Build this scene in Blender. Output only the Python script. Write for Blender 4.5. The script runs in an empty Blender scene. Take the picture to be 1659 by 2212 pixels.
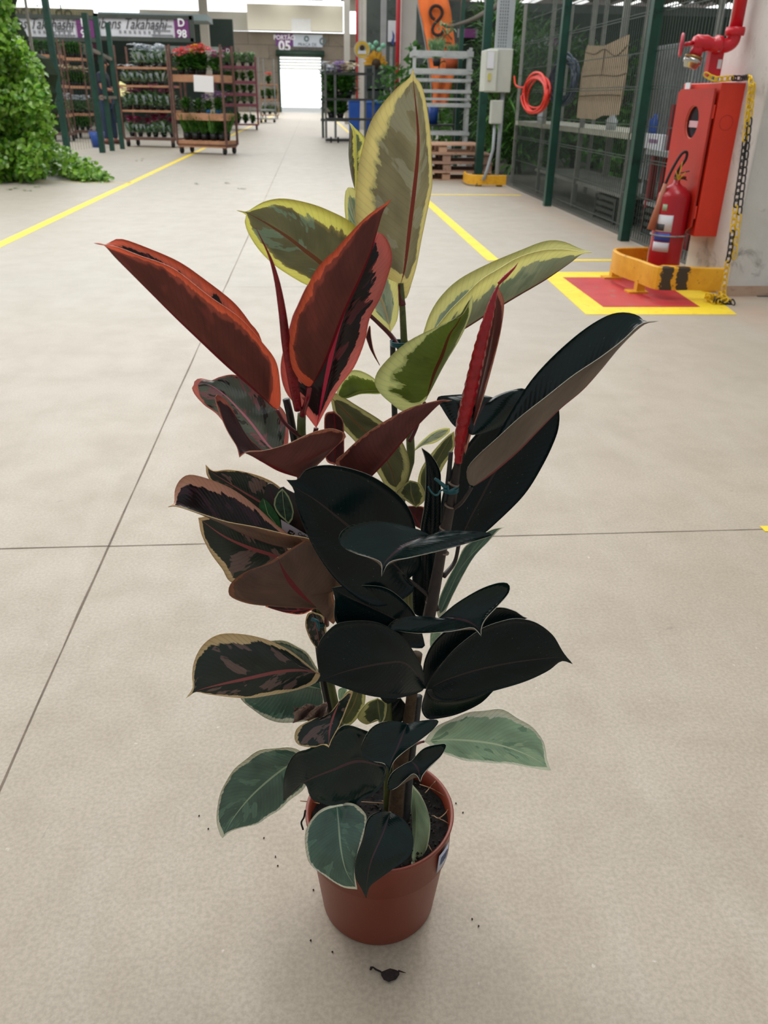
import bpy, bmesh, math, random
from mathutils import Vector, Matrix, noise
C = bpy.context.scene.collection
random.seed(11)
PI = math.pi
R_ = random.uniform

# ------------------------------------------------------------------ camera
W_, H_, F_, CAMH = 1659, 2212, 1740.0, 1.0
def _axes():
    y = Vector((670-829.5, 1106-212, -F_)).normalized()
    t = math.radians(1.0)
    z = Vector((math.cos(t), -math.sin(t), 0)).cross(y).normalized()
    if z.y < 0: z = -z
    x = y.cross(z)
    return Matrix((x, y, z))
MR = _axes()
cd = bpy.data.cameras.new('camera'); cam = bpy.data.objects.new('camera', cd); C.objects.link(cam)
cd.sensor_fit = 'HORIZONTAL'; cd.sensor_width = 24.0; cd.lens = F_/W_*24.0
cam.matrix_world = Matrix.Translation((0, 0, CAMH)) @ MR.to_4x4()
cd.dof.use_dof = True; cd.dof.focus_distance = 0.98; cd.dof.aperture_fstop = 10.0
bpy.context.scene.camera = cam

# ------------------------------------------------------------------ light
vs = bpy.context.scene.view_settings
vs.view_transform = 'Standard'; vs.look = 'None'; vs.exposure = 0.0; vs.gamma = 1.0; vs.use_curve_mapping = False
wd = bpy.data.worlds.new('daylight'); bpy.context.scene.world = wd; wd.use_nodes = True
bg = wd.node_tree.nodes['Background']; bg.inputs[0].default_value = (0.95, 0.98, 1.0, 1)
# overcast sky, brightest low beyond the gate where the sun stands
_wt = wd.node_tree; _tc = _wt.nodes.new('ShaderNodeTexCoord'); _sp = _wt.nodes.new('ShaderNodeSeparateXYZ'); _mr = _wt.nodes.new('ShaderNodeMapRange')
_wt.links.new(_tc.outputs['Generated'], _sp.inputs[0]); _wt.links.new(_sp.outputs[1], _mr.inputs[0]); _mr.interpolation_type = 'SMOOTHSTEP'
_mr.inputs[1].default_value = 0.45; _mr.inputs[2].default_value = 0.97; _mr.inputs[3].default_value = 0.44; _mr.inputs[4].default_value = 2.6
_wt.links.new(_mr.outputs[0], bg.inputs[1])
def area(name, loc, rot, sx, sy, power, col=(1, 1, 1)):
    l = bpy.data.lights.new(name, 'AREA'); l.shape = 'RECTANGLE'; l.size = sx; l.size_y = sy; l.energy = power; l.color = col
    o = bpy.data.objects.new(name, l); C.objects.link(o); o.location = loc; o.rotation_euler = rot; return o
# daylight entering through the translucent strips of the hall roof, plus one added fill lamp
SKY_AND_FILL_STRIPS = [(-3.2, 7.6, 2.0, 10, 365), (2.8, 7.0, 2.0, 10, 360), (-9.5, 14.0, 2.5, 22, 600), (9.5, 12.0, 2.0, 20, 200),
              (-4.5, 19.0, 4, 6, 260), (0.0, 32.0, 8, 18, 600), (-1.0, 56.0, 10, 20, 1500)]  # first in this row is a fill lamp added to brighten the left trolleys
for i, (x, y, sx, sy, p) in enumerate(SKY_AND_FILL_STRIPS):
    area('skylight_and_fill_strip', (x, y, 6.4), (0, 0, 0), sx, sy, p, (1.0, 0.985, 0.955))

# ------------------------------------------------------------------ pixel rays to points of the place
def ray(px, py): return MR @ Vector((px-829.5, 1106-py, -F_))
def at(px, py, Y):
    r = ray(px, py); k = Y/r.y; return Vector((r.x*k, Y, CAMH + r.z*k))
def atx(px, py, X):
    r = ray(px, py); k = X/r.x; return Vector((X, r.y*k, CAMH + r.z*k))
def gz(px, py, z=0.0):
    r = ray(px, py); k = (z-CAMH)/r.z; return Vector((r.x*k, r.y*k, z))

# ------------------------------------------------------------------ mesh helpers
def hexc(h):
    def f(v):
        v /= 255.0
        return v/12.92 if v <= 0.04045 else ((v+0.055)/1.055)**2.4
    return (f((h >> 16) & 255), f((h >> 8) & 255), f(h & 255), 1.0)
WL = {}
class MB:
    def __init__(s): s.v = []; s.f = []; s.m = []; s.uv = None
    def box(s, c, d, m=0, rz=0.0, rot=None):
        R = rot if rot is not None else Matrix.Rotation(rz, 3, 'Z')
        c = Vector(c); n = len(s.v)
        for i in (-1, 1):
            for j in (-1, 1):
                for k in (-1, 1):
                    s.v.append(c + R @ Vector((i*d[0]/2, j*d[1]/2, k*d[2]/2)))
        for q in ((0, 1, 3, 2), (4, 6, 7, 5), (0, 4, 5, 1), (2, 3, 7, 6), (0, 2, 6, 4), (1, 5, 7, 3)):
            s.f.append([n+a for a in q]); s.m.append(m)
        return s
    def bar(s, a, b, w, h=None, m=0, up=(0, 0, 1)):
        a = Vector(a); b = Vector(b); d = b-a; L = d.length
        if L < 1e-6: return s
        z = d/L; u = Vector(up)
        if abs(z.dot(u)) > .98: u = Vector((0, 1, 0))
        x = u.cross(z).normalized(); y = z.cross(x)
        return s.box((a+b)/2, (w, h or w, L), m, rot=Matrix((x, y, z)).transposed())
    def tube(s, pts, rad, m=0, seg=8, cap=True):
        pts = [Vector(p) for p in pts]; n0 = len(s.v); N = len(pts)
        if not isinstance(rad, (list, tuple)): rad = [rad]*N
        ref = None
        for i, p in enumerate(pts):
            t = (pts[min(i+1, N-1)] - pts[max(i-1, 0)])
            if t.length < 1e-9: t = Vector((0, 0, 1))
            t.normalize()
            if ref is None:
                ref = Vector((1, 0, 0)) if abs(t.x) < .9 else Vector((0, 1, 0))
            a = (ref - t*ref.dot(t)).normalized(); ref = a; b = t.cross(a)
            for k in range(seg):
                q = 2*PI*k/seg; s.v.append(p + (a*math.cos(q) + b*math.sin(q))*rad[i])
        for i in range(N-1):
            for k in range(seg):
                k2 = (k+1) % seg
                s.f.append([n0+i*seg+k, n0+i*seg+k2, n0+(i+1)*seg+k2, n0+(i+1)*seg+k]); s.m.append(m)
        if cap:
            s.f.append([n0+k for k in range(seg)][::-1]); s.m.append(m)
            s.f.append([n0+(N-1)*seg+k for k in range(seg)]); s.m.append(m)
        return s
    def lathe(s, prof, c=(0, 0, 0), m=0, seg=48, rot=None):
        n0 = len(s.v); c = Vector(c)
        for (r, z) in prof:
            for k in range(seg):
                q = 2*PI*k/seg; p = Vector((r*math.cos(q), r*math.sin(q), z))
                s.v.append(c + (rot @ p if rot is not None else p))
        for i in range(len(prof)-1):
            for k in range(seg):
                k2 = (k+1) % seg
                s.f.append([n0+i*seg+k, n0+i*seg+k2, n0+(i+1)*seg+k2, n0+(i+1)*seg+k]); s.m.append(m)
        return s
    def poly(s, pts, m=0):
        n = len(s.v); s.v += [Vector(p) for p in pts]; s.f.append(list(range(n, n+len(pts)))); s.m.append(m); return s
    def prism(s, pts, off, m=0):
        n = len(s.v); N = len(pts); off = Vector(off)
        s.v += [Vector(p) for p in pts] + [Vector(p)+off for p in pts]
        s.f.append(list(range(n, n+N))); s.m.append(m); s.f.append(list(range(n+N, n+2*N))[::-1]); s.m.append(m)
        for i in range(N):
            j = (i+1) % N; s.f.append([n+i, n+N+i, n+N+j, n+j]); s.m.append(m)
        return s
    def build(s, name, mats, parent=None, smooth=False, fix=True):
        me = bpy.data.meshes.new(name); me.from_pydata(s.v, [], s.f)
        if not isinstance(mats, (list, tuple)): mats = [mats]
        for a in mats: me.materials.append(a)
        me.polygons.foreach_set('material_index', s.m)
        if s.uv:
            l = me.uv_layers.new(name='UVMap'); vi = [0]*len(me.loops); me.loops.foreach_get('vertex_index', vi)
            for k, a in enumerate(vi): l.data[k].uv = s.uv[a]
        me.polygons.foreach_set('use_smooth', [smooth]*len(s.f))
        if fix:
            bm = bmesh.new(); bm.from_mesh(me); bmesh.ops.recalc_face_normals(bm, faces=bm.faces); bm.to_mesh(me); bm.free()
        me.update()
        o = bpy.data.objects.new(name, me); C.objects.link(o); put(o, parent); return o
def put(o, parent):
    WL[o.name] = Vector((0, 0, 0))
    if parent is not None:
        o.parent = parent; w = WL.get(parent.name)
        if w is not None and w.length > 0 : o.matrix_parent_inverse = Matrix.Translation(-w)
def tag(o, label, cat, group=None, kind=None):
    o['label'] = label; o['category'] = cat
    if group: o['group'] = group
    if kind: o['kind'] = kind
    return o
def thing(name, label, cat, loc=(0, 0, 0), group=None, local=False):
    o = bpy.data.objects.new(name, None); C.objects.link(o); o.location = loc; o.empty_display_size = .05
    WL[o.name] = Vector((0, 0, 0)) if local else Vector(loc)
    return tag(o, label, cat, group)
def struct(o): o['kind'] = 'structure'; return o
def bevel(o, w, n=2):
    b = o.modifiers.new('bevel', 'BEVEL'); b.width = w; b.segments = n; b.limit_method = 'ANGLE'; return o
def copy_tree(o, parent=None):
    c = o.copy(); C.objects.link(c)
    if parent is not None: c.parent = parent; c.matrix_parent_inverse = o.matrix_parent_inverse.copy()
    for ch in [x for x in C.objects if x.parent == o]: copy_tree(ch, c)
    return c
def spline(P, n):
    P = [Vector(p) for p in P]
    if len(P) == 2: return [P[0].lerp(P[1], i/n) for i in range(n+1)]
    D = []
    Q = [P[0]*2-P[1]] + P + [P[-1]*2-P[-2]]
    for i in range(1, len(Q)-2):
        p0, p1, p2, p3 = Q[i-1], Q[i], Q[i+1], Q[i+2]
        for k in range(12):
            t = k/12.0
            D.append(0.5*((2*p1) + (p2-p0)*t + (2*p0-5*p1+4*p2-p3)*t*t + (3*p1-p0-3*p2+p3)*t*t*t))
    D.append(P[-1])
    L = [0]
    for i in range(1, len(D)): L.append(L[-1] + (D[i]-D[i-1]).length)
    out = []; j = 0
    for i in range(n+1):
        s = L[-1]*i/n
        while j < len(L)-2 and L[j+1] < s: j += 1
        w = (s-L[j])/max(L[j+1]-L[j], 1e-9); out.append(D[j].lerp(D[j+1], min(max(w, 0), 1)))
    return out

# ------------------------------------------------------------------ materials
def nodes(name):
    m = bpy.data.materials.new(name); m.use_nodes = True; nt = m.node_tree
    return m, nt, nt.nodes['Principled BSDF'], nt.nodes['Material Output']
def N(nt, typ, **kw):
    n = nt.nodes.new(typ)
    for k, v in kw.items(): setattr(n, k, v)
    return n
def mathn(nt, op, a, b=None, c=None, clamp=False):
    n = nt.nodes.new('ShaderNodeMath'); n.operation = op; n.use_clamp = clamp
    for i, v in enumerate((a, b, c)):
        if v is None: continue
        if isinstance(v, (int, float)): n.inputs[i].default_value = v
        else: nt.links.new(v, n.inputs[i])
    return n.outputs[0]
def mixc(nt, fac, a, b, mode='MIX'):
    n = nt.nodes.new('ShaderNodeMix'); n.data_type = 'RGBA'; n.blend_type = mode
    for i, v in ((0, fac), (6, a), (7, b)):
        if isinstance(v, (int, float, tuple)): n.inputs[i].default_value = v
        else: nt.links.new(v, n.inputs[i])
    return n.outputs[2]
def noise_n(nt, vec, scale, detail=3, rough=.5, dist=0):
    n = nt.nodes.new('ShaderNodeTexNoise'); n.inputs['Scale'].default_value = scale; n.inputs['Detail'].default_value = detail
    n.inputs['Roughness'].default_value = rough; n.inputs['Distortion'].default_value = dist
    if vec is not None: nt.links.new(vec, n.inputs['Vector'])
    return n.outputs['Fac']
def step(nt, v, lo, hi):
    n = nt.nodes.new('ShaderNodeMapRange'); n.clamp = True
    nt.links.new(v, n.inputs[0]); n.inputs[1].default_value = lo; n.inputs[2].default_value = hi; return n.outputs[0]
_mc = {}
def mat(name, col, rough=.6, metal=0, var=.12, scale=6, emit=0, alpha=1, bump=0, spec=None):
    if name in _mc: return _mc[name]
    m, nt, p, out = nodes(name)
    if isinstance(col, int): col = hexc(col)
    tc = N(nt, 'ShaderNodeTexCoord').outputs['Object']
    nz = noise_n(nt, tc, scale, 4, .6)
    dark = tuple(max(0, c*(1-var*2)) for c in col[:3]) + (1,)
    lite = tuple(min(1, c*(1+var)) for c in col[:3]) + (1,)
    nt.links.new(mixc(nt, step(nt, nz, .3, .7), dark, lite), p.inputs['Base Color'])
    p.inputs['Roughness'].default_value = rough; p.inputs['Metallic'].default_value = metal
    if spec is not None: p.inputs['Specular IOR Level'].default_value = spec
    if emit: p.inputs['Emission Color'].default_value = col; p.inputs['Emission Strength'].default_value = emit
    if bump:
        b = N(nt, 'ShaderNodeBump'); b.inputs['Strength'].default_value = bump; b.inputs['Distance'].default_value = .01
        nt.links.new(noise_n(nt, tc, scale*4, 5, .6), b.inputs['Height']); nt.links.new(b.outputs[0], p.inputs['Normal'])
    _mc[name] = m; return m
def wash(name, cols, scale=3, rough=.7, bump=.2, brick=None, spots=None, detail=8):
    """two or three tone mottled surface, optionally with block courses"""
    if name in _mc: return _mc[name]
    m, nt, p, out = nodes(name); tc = N(nt, 'ShaderNodeTexCoord').outputs['Object']
    a, b = hexc(cols[0]), hexc(cols[1])
    c = mixc(nt, step(nt, noise_n(nt, tc, scale, detail, .6, .3), .35, .65), a, b)
    if len(cols) > 2: c = mixc(nt, step(nt, noise_n(nt, tc, scale*3.1, 6, .7, .6), .56, .68), c, hexc(cols[2]))
    if brick:
        mp = N(nt, 'ShaderNodeMapping'); mp.inputs['Rotation'].default_value = (PI/2, 0, 0); nt.links.new(tc, mp.inputs[0])
        br = N(nt, 'ShaderNodeTexBrick'); br.inputs['Scale'].default_value = 1; br.inputs['Brick Width'].default_value = brick[0]
        br.inputs['Row Height'].default_value = brick[1]; br.inputs['Mortar Size'].default_value = brick[2]
        br.inputs['Color1'].default_value = (1, 1, 1, 1); br.inputs['Color2'].default_value = (.86, .86, .86, 1); br.inputs['Mortar'].default_value = (.5, .5, .5, 1)
        nt.links.new(mp.outputs[0], br.inputs[0]); c = mixc(nt, 1.0, c, br.outputs[0], 'MULTIPLY')
    nt.links.new(c, p.inputs['Base Color']); p.inputs['Roughness'].default_value = rough
    bp = N(nt, 'ShaderNodeBump'); bp.inputs['Strength'].default_value = bump; bp.inputs['Distance'].default_value = .01
    nt.links.new(noise_n(nt, tc, scale*8, 6, .7), bp.inputs['Height']); nt.links.new(bp.outputs[0], p.inputs['Normal'])
    _mc[name] = m; return m

def leafmat(name, inner, margin, mw=.2, jag=.5, rwd=1.0, patch=None, pamt=0.0, rib=None, vein=.1, rough=.35, trans=.2, speck=0, patch2=None, spec=.5):
    if name in _mc: return _mc[name]
    m, nt, p, out = nodes(name)
    uv = N(nt, 'ShaderNodeUVMap').outputs[0]
    sp = N(nt, 'ShaderNodeSeparateXYZ'); nt.links.new(uv, sp.inputs[0])
    u = sp.outputs[0]; v = mathn(nt, 'MULTIPLY_ADD', sp.outputs[1], 2, -1); av = mathn(nt, 'ABSOLUTE', v)
    oi = N(nt, 'ShaderNodeObjectInfo').outputs['Random']; seed = mathn(nt, 'MULTIPLY', oi, 37.0)
    us = mathn(nt, 'MULTIPLY_ADD', av, -.22, u)                       # veins sweep towards the tip
    def vec(a, b):
        c = N(nt, 'ShaderNodeCombineXYZ')
        nt.links.new(mathn(nt, 'MULTIPLY', us, a), c.inputs[0]); nt.links.new(mathn(nt, 'MULTIPLY', v, b), c.inputs[1]); nt.links.new(seed, c.inputs[2]); return c.outputs[0]
    n1 = noise_n(nt, vec(16, 2.2), 1.0, 5, .62)
    n0 = noise_n(nt, vec(3.0, 1.0), 1.0, 1, .5)
    tip = mathn(nt, 'POWER', mathn(nt, 'ABSOLUTE', mathn(nt, 'MULTIPLY_ADD', u, 2, -1)), 9)
    e = mathn(nt, 'MULTIPLY_ADD', mathn(nt, 'SUBTRACT', n1, .5), jag, av)
    e = mathn(nt, 'MULTIPLY_ADD', mathn(nt, 'SUBTRACT', n0, .5), jag*.9, e)
    e = mathn(nt, 'MULTIPLY_ADD', tip, 1.7*(1 if mw > 0 else 0), e)
    mask = step(nt, e, 1-mw-.012, 1-mw+.012) if mw > 0 else None
    c = hexc(inner)
    tone = noise_n(nt, vec(5, 1.5), 1.0, 3, .5)
    dk = tuple(x*.72 for x in c[:3])+(1,); lt = tuple(min(1, x*1.3) for x in c[:3])+(1,)
    c = mixc(nt, step(nt, tone, .3, .7), dk, lt)
    if patch is not None:
        n2 = noise_n(nt, vec(7, 1.3), 1.0, 3, .55)
        c = mixc(nt, step(nt, n2, .62-pamt*.3, .64-pamt*.3), c, hexc(patch))
    if patch2 is not None:
        n3 = noise_n(nt, vec(9.3, 2.1), 1.0, 3, .55)
        c = mixc(nt, step(nt, n3, .6, .62), c, hexc(patch2))
    if mask is not None:
        mcol = hexc(margin); md = tuple(x*.84 for x in mcol[:3])+(1,)
        c = mixc(nt, mask, c, mixc(nt, noise_n(nt, vec(20, 5), 1, 3), md, mcol))
    # lateral veins
    w = mathn(nt, 'SINE', mathn(nt, 'MULTIPLY', us, 190.0)); wn = step(nt, w, .55, 1.0)
    c = mixc(nt, mathn(nt, 'MULTIPLY', wn, vein), c, tuple(x*.35 for x in hexc(inner)[:3])+(1,))
    if rib is not None:
        rw = mathn(nt, 'MULTIPLY_ADD', u, -.05*rwd, .075*rwd)
        c = mixc(nt, mathn(nt, 'LESS_THAN', av, rw), c, hexc(rib))
    if speck:
        nn = noise_n(nt, vec(90, 30), 1.0, 2, .5); c = mixc(nt, mathn(nt, 'MULTIPLY', step(nt, nn, .72, .76), speck), c, (.35, .4, .4, 1))
    nt.links.new(c, p.inputs['Base Color']); p.inputs['Roughness'].default_value = rough
    p.inputs['Specular IOR Level'].default_value = spec
    bp = N(nt, 'ShaderNodeBump'); bp.inputs['Strength'].default_value = .25; bp.inputs['Distance'].default_value = .0006
    hh = mathn(nt, 'MULTIPLY_ADD', noise_n(nt, vec(26, 5), 1.0, 2), 1.2, mathn(nt, 'MULTIPLY', w, .2))
    nt.links.new(hh, bp.inputs['Height']); nt.links.new(bp.outputs[0], p.inputs['Normal'])
    if trans > 0:
        tr = N(nt, 'ShaderNodeBsdfTranslucent'); gmm = N(nt, 'ShaderNodeGamma'); gmm.inputs[1].default_value = .5; nt.links.new(c, gmm.inputs[0]); nt.links.new(gmm.outputs[0], tr.inputs[0])
        mx = N(nt, 'ShaderNodeMixShader'); mx.inputs[0].default_value = trans
        nt.links.new(p.outputs[0], mx.inputs[1]); nt.links.new(tr.outputs[0], mx.inputs[2]); nt.links.new(mx.outputs[0], out.inputs[0])
    _mc[name] = m; return m

def txt(name, s, size, m, loc, parent, rot=(PI/2, 0, 0), align='CENTER', shear=0, sx=1.0, depth=.002, bold=0):
    cu = bpy.data.curves.new(name, 'FONT'); cu.body = s; cu.size = size; cu.align_x = align; cu.align_y = 'CENTER'
    cu.extrude = depth; cu.shear = shear; cu.offset = bold; cu.resolution_u = 3
    t = bpy.data.objects.new(name, cu); C.objects.link(t); bpy.context.view_layer.update()
    me = bpy.data.meshes.new_from_object(t); bpy.data.objects.remove(t)
    mx = Matrix.Translation(loc) @ (rot if isinstance(rot, Matrix) else Matrix.Rotation(rot[2], 4, 'Z') @ Matrix.Rotation(rot[0], 4, 'X')@Matrix.Rotation(rot[1], 4, 'Z')) @ Matrix.Diagonal((sx, 1, 1, 1))
    me.transform(mx); me.materials.clear(); me.materials.append(m)
    o = bpy.data.objects.new(name, me); C.objects.link(o); put(o, parent); return o
# ------------------------------------------------------------------ floor and shell
def floor_mat():
    m, nt, p, out = nodes('polished_concrete'); tc = N(nt, 'ShaderNodeTexCoord').outputs['Object']
    a = noise_n(nt, tc, 1.1, 6, .6, .4); b = noise_n(nt, tc, 5.5, 6, .65, .2); g = noise_n(nt, tc, 160, 2, .6)
    mp = N(nt, 'ShaderNodeMapping'); mp.inputs['Scale'].default_value = (2.2, .5, 1); mp.inputs['Rotation'].default_value = (0, 0, .35); nt.links.new(tc, mp.inputs[0])
    s = noise_n(nt, mp.outputs[0], 3, 4, .6, .5)
    c = mixc(nt, step(nt, a, .3, .7), hexc(0xb3a593), hexc(0xc0b4a2))
    c = mixc(nt, mathn(nt, 'MULTIPLY', step(nt, b, .42, .62), .45), c, hexc(0xa69885))
    c = mixc(nt, mathn(nt, 'MULTIPLY', step(nt, s, .5, .72), .30), c, hexc(0xc8c0b4))
    c = mixc(nt, mathn(nt, 'MULTIPLY', step(nt, g, .35, .65), .42), c, hexc(0x8f8472))
    st = noise_n(nt, tc, 14, 3, .7, 1.0)
    c = mixc(nt, mathn(nt, 'MULTIPLY', step(nt, st, .69, .76), .5), c, hexc(0x7d7266))
    w = noise_n(nt, tc, 60, 2, .5); c = mixc(nt, mathn(nt, 'MULTIPLY', step(nt, w, .74, .78), .6), c, hexc(0xd8d0c4))
    # reddish dust along the right hand fence foot, greener slab further off
    sp = N(nt, 'ShaderNodeSeparateXYZ'); nt.links.new(tc, sp.inputs[0])
    d = mathn(nt, 'ABSOLUTE', mathn(nt, 'SUBTRACT', sp.outputs[0], 2.42))
    c = mixc(nt, mathn(nt, 'MULTIPLY', mathn(nt, 'SUBTRACT', 1.0, step(nt, d, .03, .30)), mathn(nt, 'MULTIPLY', step(nt, noise_n(nt, tc, 3, 4), .3, .7), .7)), c, hexc(0xc79a7c))
    c = mixc(nt, mathn(nt, 'MULTIPLY', step(nt, sp.outputs[1], 2.0, 5.0), .4), c, hexc(0xa3a5a0))
    nt.links.new(c, p.inputs['Base Color'])
    r = mathn(nt, 'MULTIPLY_ADD', b, .25, .36); nt.links.new(r, p.inputs['Roughness'])
    bp = N(nt, 'ShaderNodeBump'); bp.inputs['Strength'].default_value = .12; bp.inputs['Distance'].default_value = .002
    nt.links.new(noise_n(nt, tc, 45, 6, .7), bp.inputs['Height']); nt.links.new(bp.outputs[0], p.inputs['Normal'])
    return m
FL = floor_mat()
struct(MB().poly([(-30, -4, 0), (30, -4, 0), (30, 71, 0), (-30, 71, 0)]).build('floor', FL))
struct(MB().poly([(-40, 71, -.02), (40, 71, -.02), (40, 110, -.02), (-40, 110, -.02)]).build('floor', mat('yard_paving', 0xe8e8e4, .8)))
yel = wash('yellow_line_paint', (0xf0d024, 0xf8dc3c, 0xd8b830), 7, .5, .1)
redp = wash('red_floor_paint', (0xb02a30, 0xc23a3c, 0xa06058), 4, .5, .1)
jm = wash('joint_filler', (0x6b5f54, 0x857768), 20, .9)
tn = [0]
def trim(pts, m, z=.0012):
    tn[0] += 1
    return struct(MB().prism([(x, y, .0004) for x, y in pts], (0, 0, z), 0).build('trim_%d' % tn[0], m))
def quad(x0, y0, x1, y1): return [(x0, y0), (x1, y0), (x1, y1), (x0, y1)]
XL = gz(200, 434).x; 
trim(quad(XL-.045, 3, XL+.045, 60), yel)
l2 = gz(100, 393); trim(quad(l2.x-.6, l2.y-.03, XL, l2.y+.03), wash('worn_yellow_paint', (0xe8c860, 0xc9ba8a), 6, .6))
l3 = gz(300, 319); trim(quad(-4.2, l3.y-.03, XL, l3.y+.03), wash('worn_yellow_paint', (0xe8c860, 0xc9ba8a), 6, .6))
XR = gz(995, 500).x; y0 = gz(1060, 562).y
trim(quad(XR-.045, y0-.03, XR+.045, 45), yel)
trim(quad(XR-.045, y0-.03, 2.40, y0+.03), yel, .0016)
h1 = gz(1020, 421); trim(quad(XR, h1.y-.035, 2.5, h1.y+.035), yel, .0016)
e = gz(1650, 1137); trim(quad(e.x-.012, e.y-.03, e.x+.3, e.y), yel)
def gp(*q): return [tuple(gz(*p).xy) for p in q]
trim(gp((1165, 588), (1266, 680), (1592, 680), (1475, 588)), yel, .0016)
trim(gp((1216, 600), (1303, 664), (1512, 664), (1415, 600)), redp, .0030)
# control joints: thin ragged grooves filled with dirt
def joint(a, b, w):
    a = Vector(a); b = Vector(b); n = 160; d = (b-a); s = Vector((-d.y, d.x)).normalized(); A = []; B = []
    for i in range(n+1):
        p = a + d*((i/n)**1.6); k = w*(.6+.9*noise.noise(Vector((p.x*9, p.y*9, 0)))+.4)
        o = w*.5*noise.noise(Vector((p.x*5, p.y*5, 7)))
        A.append(tuple(p+s*(o+k*.5))); B.append(tuple(p+s*(o-k*.5)))
    tn[0] += 1; mb = MB()
    for i in range(n): mb.poly([(*A[i], .0009), (*A[i+1], .0009), (*B[i+1], .0009), (*B[i], .0009)])
    return struct(mb.build('trim_%d' % tn[0], jm))
jx = gz(235, 1180).x
joint((jx, .3), (jx, 60), .0042); jy = gz(1400, 1150).y
joint((jx, jy), (8, jy), .0026); joint((jx, jy+.002), (-8, jy+.002), .0030)
joint((jx, gz(500, 620).y), (1.2, gz(500, 620).y), .0022); 

conc = wash('block_wall', (0x776f63, 0x857d70, 0x69625a), .6, .9, .3, brick=(3.0, .9, .02))
beige = wash('cream_cladding', (0xe4e2cf, 0xefeddc), .15, .7, .02)
pale = wash('grey_cladding', (0xb9b8ac, 0xc4c3b8), .2, .7, .02)
YW = 70.0
gl, gr_ = at(607, 243, YW), at(697, 243, YW); gt = at(650, 114, YW).z; wt = at(470, 66, YW).z
mb = MB()
mb.box(((-30+gl.x)/2, YW+.2, wt/2), (30+gl.x, .4, wt)); mb.box(((gr_.x+30)/2, YW+.2, wt/2), (30-gr_.x, .4, wt))
mb.box(((gl.x+gr_.x)/2, YW+.2, (gt+wt)/2), (gr_.x-gl.x, .4, wt-gt)); struct(mb.build('wall_back', conc))
a = at(534, 10, YW); b = at(741, 70, YW-.4)
struct(MB().box(((a.x+b.x)/2, YW-.4, (a.z+b.z)/2), (b.x-a.x, 1.0, a.z-b.z)).build('wall_back_upper', beige))
a = at(300, 20, YW); b = at(536, 66, YW)
struct(MB().box(((a.x+b.x)/2, YW+.2, (a.z+b.z)/2), (b.x-a.x, .4, a.z-b.z)).build('wall_back_side', pale))
a = at(744, -20, YW); b = at(1100, 66, YW)
struct(MB().box(((a.x+b.x)/2, YW+.2, (a.z+b.z)/2+1), (b.x-a.x, .4, a.z-b.z)).build('wall_back_right', pale))
# roll-up shutter drum over the gate with the lowest slats showing
gm = mat('dark_green_steel', 0x1d3a2c, .5)
sh = thing('roller_shutter', 'dark green roller shutter drum above the bright gate opening', 'shutter', ((gl.x+gr_.x)/2, YW-.3, gt))
MB().tube([(gl.x-.2, YW-.3, gt-.05), (gr_.x+.2, YW-.3, gt-.05)], .2, seg=16).build('drum', gm, sh, True)
sm = mat('shutter_slat_metal', 0xd8dcd4, .5)
mb = MB()
for k in range(5): mb.box(((gl.x+gr_.x)/2, YW, gt-.25-k*.2), (gr_.x-gl.x, .06, .12))
mb.build('slats', sm, sh)
for x in (gl.x, gr_.x): MB().box((x, YW-.08, gt/2), (.14, .2, gt)).build('guide_rail', gm, sh)
pg = thing('gate_sign', 'purple and white gate sign reading PORTÃO 05 over the bright gate', 'sign', (at(645, 100, YW).x, YW-1, at(645, 103, YW).z))
Yg = YW-.04; a = at(595, 73, Yg); b = at(697, 102, Yg); p = at(633, 73, Yg)
gs_w = mat('gate_sign_white', 0xc8d4e2, .5, var=.02); gs_p = mat('gate_sign_purple', 0x6a3480, .5, var=.03); gs_i = mat('gate_ink', 0x4a5660, .5)
MB().box(((p.x+b.x)/2, Yg, (a.z+b.z)/2), (b.x-p.x, .08, a.z-b.z)).build('white_panel', gs_w, pg)
MB().box(((p.x+a.x)/2, Yg, (a.z+b.z)/2), (p.x-a.x, .08, a.z-b.z)).build('purple_panel', gs_p, pg)
gw = mat('gate_letter_white', 0xf0f0f8, .5, var=.01); cxp = (p.x+a.x)/2; cxw = (p.x+b.x)/2
txt('lettering', 'PORTÃO', .40, gw, (cxp, Yg-.06, a.z-.24), pg, bold=.012); txt('number', '05', .92, gw, (cxp, Yg-.06, a.z-.80), pg, bold=.03)
txt('lettering', 'PRAÇA DE', .3, gs_i, (cxw-.05, Yg-.06, a.z-.66), pg); txt('lettering', 'ALIMENTAÇÃO', .3, gs_i, (cxw-.05, Yg-.06, a.z-.98), pg)
for (dx, dz, r) in ((-.1, .28, .19), (1.1, .42, .25)):
    MB().lathe([(r*.55, 0), (r, 0), (r, .05), (r*.55, .05)], (cxw+dx, Yg-.04, a.z-dz), seg=24, rot=Matrix.Rotation(PI/2, 3, 'X')).build('emblem', mat('gate_emblem', 0x5c7074, .5), pg)
a = at(629, 40, YW-1.0); b = at(672, 69, YW-1.0)
tag(MB().box(((a.x+b.x)/2, YW-.95, (a.z+b.z)/2), (b.x-a.x, .06, a.z-b.z)).build('notice_panel', mat('pale_notice', 0xeef2f2, .5, var=.02)), 'plain white panel on the cream cladding above the gate sign', 'panel')
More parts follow.
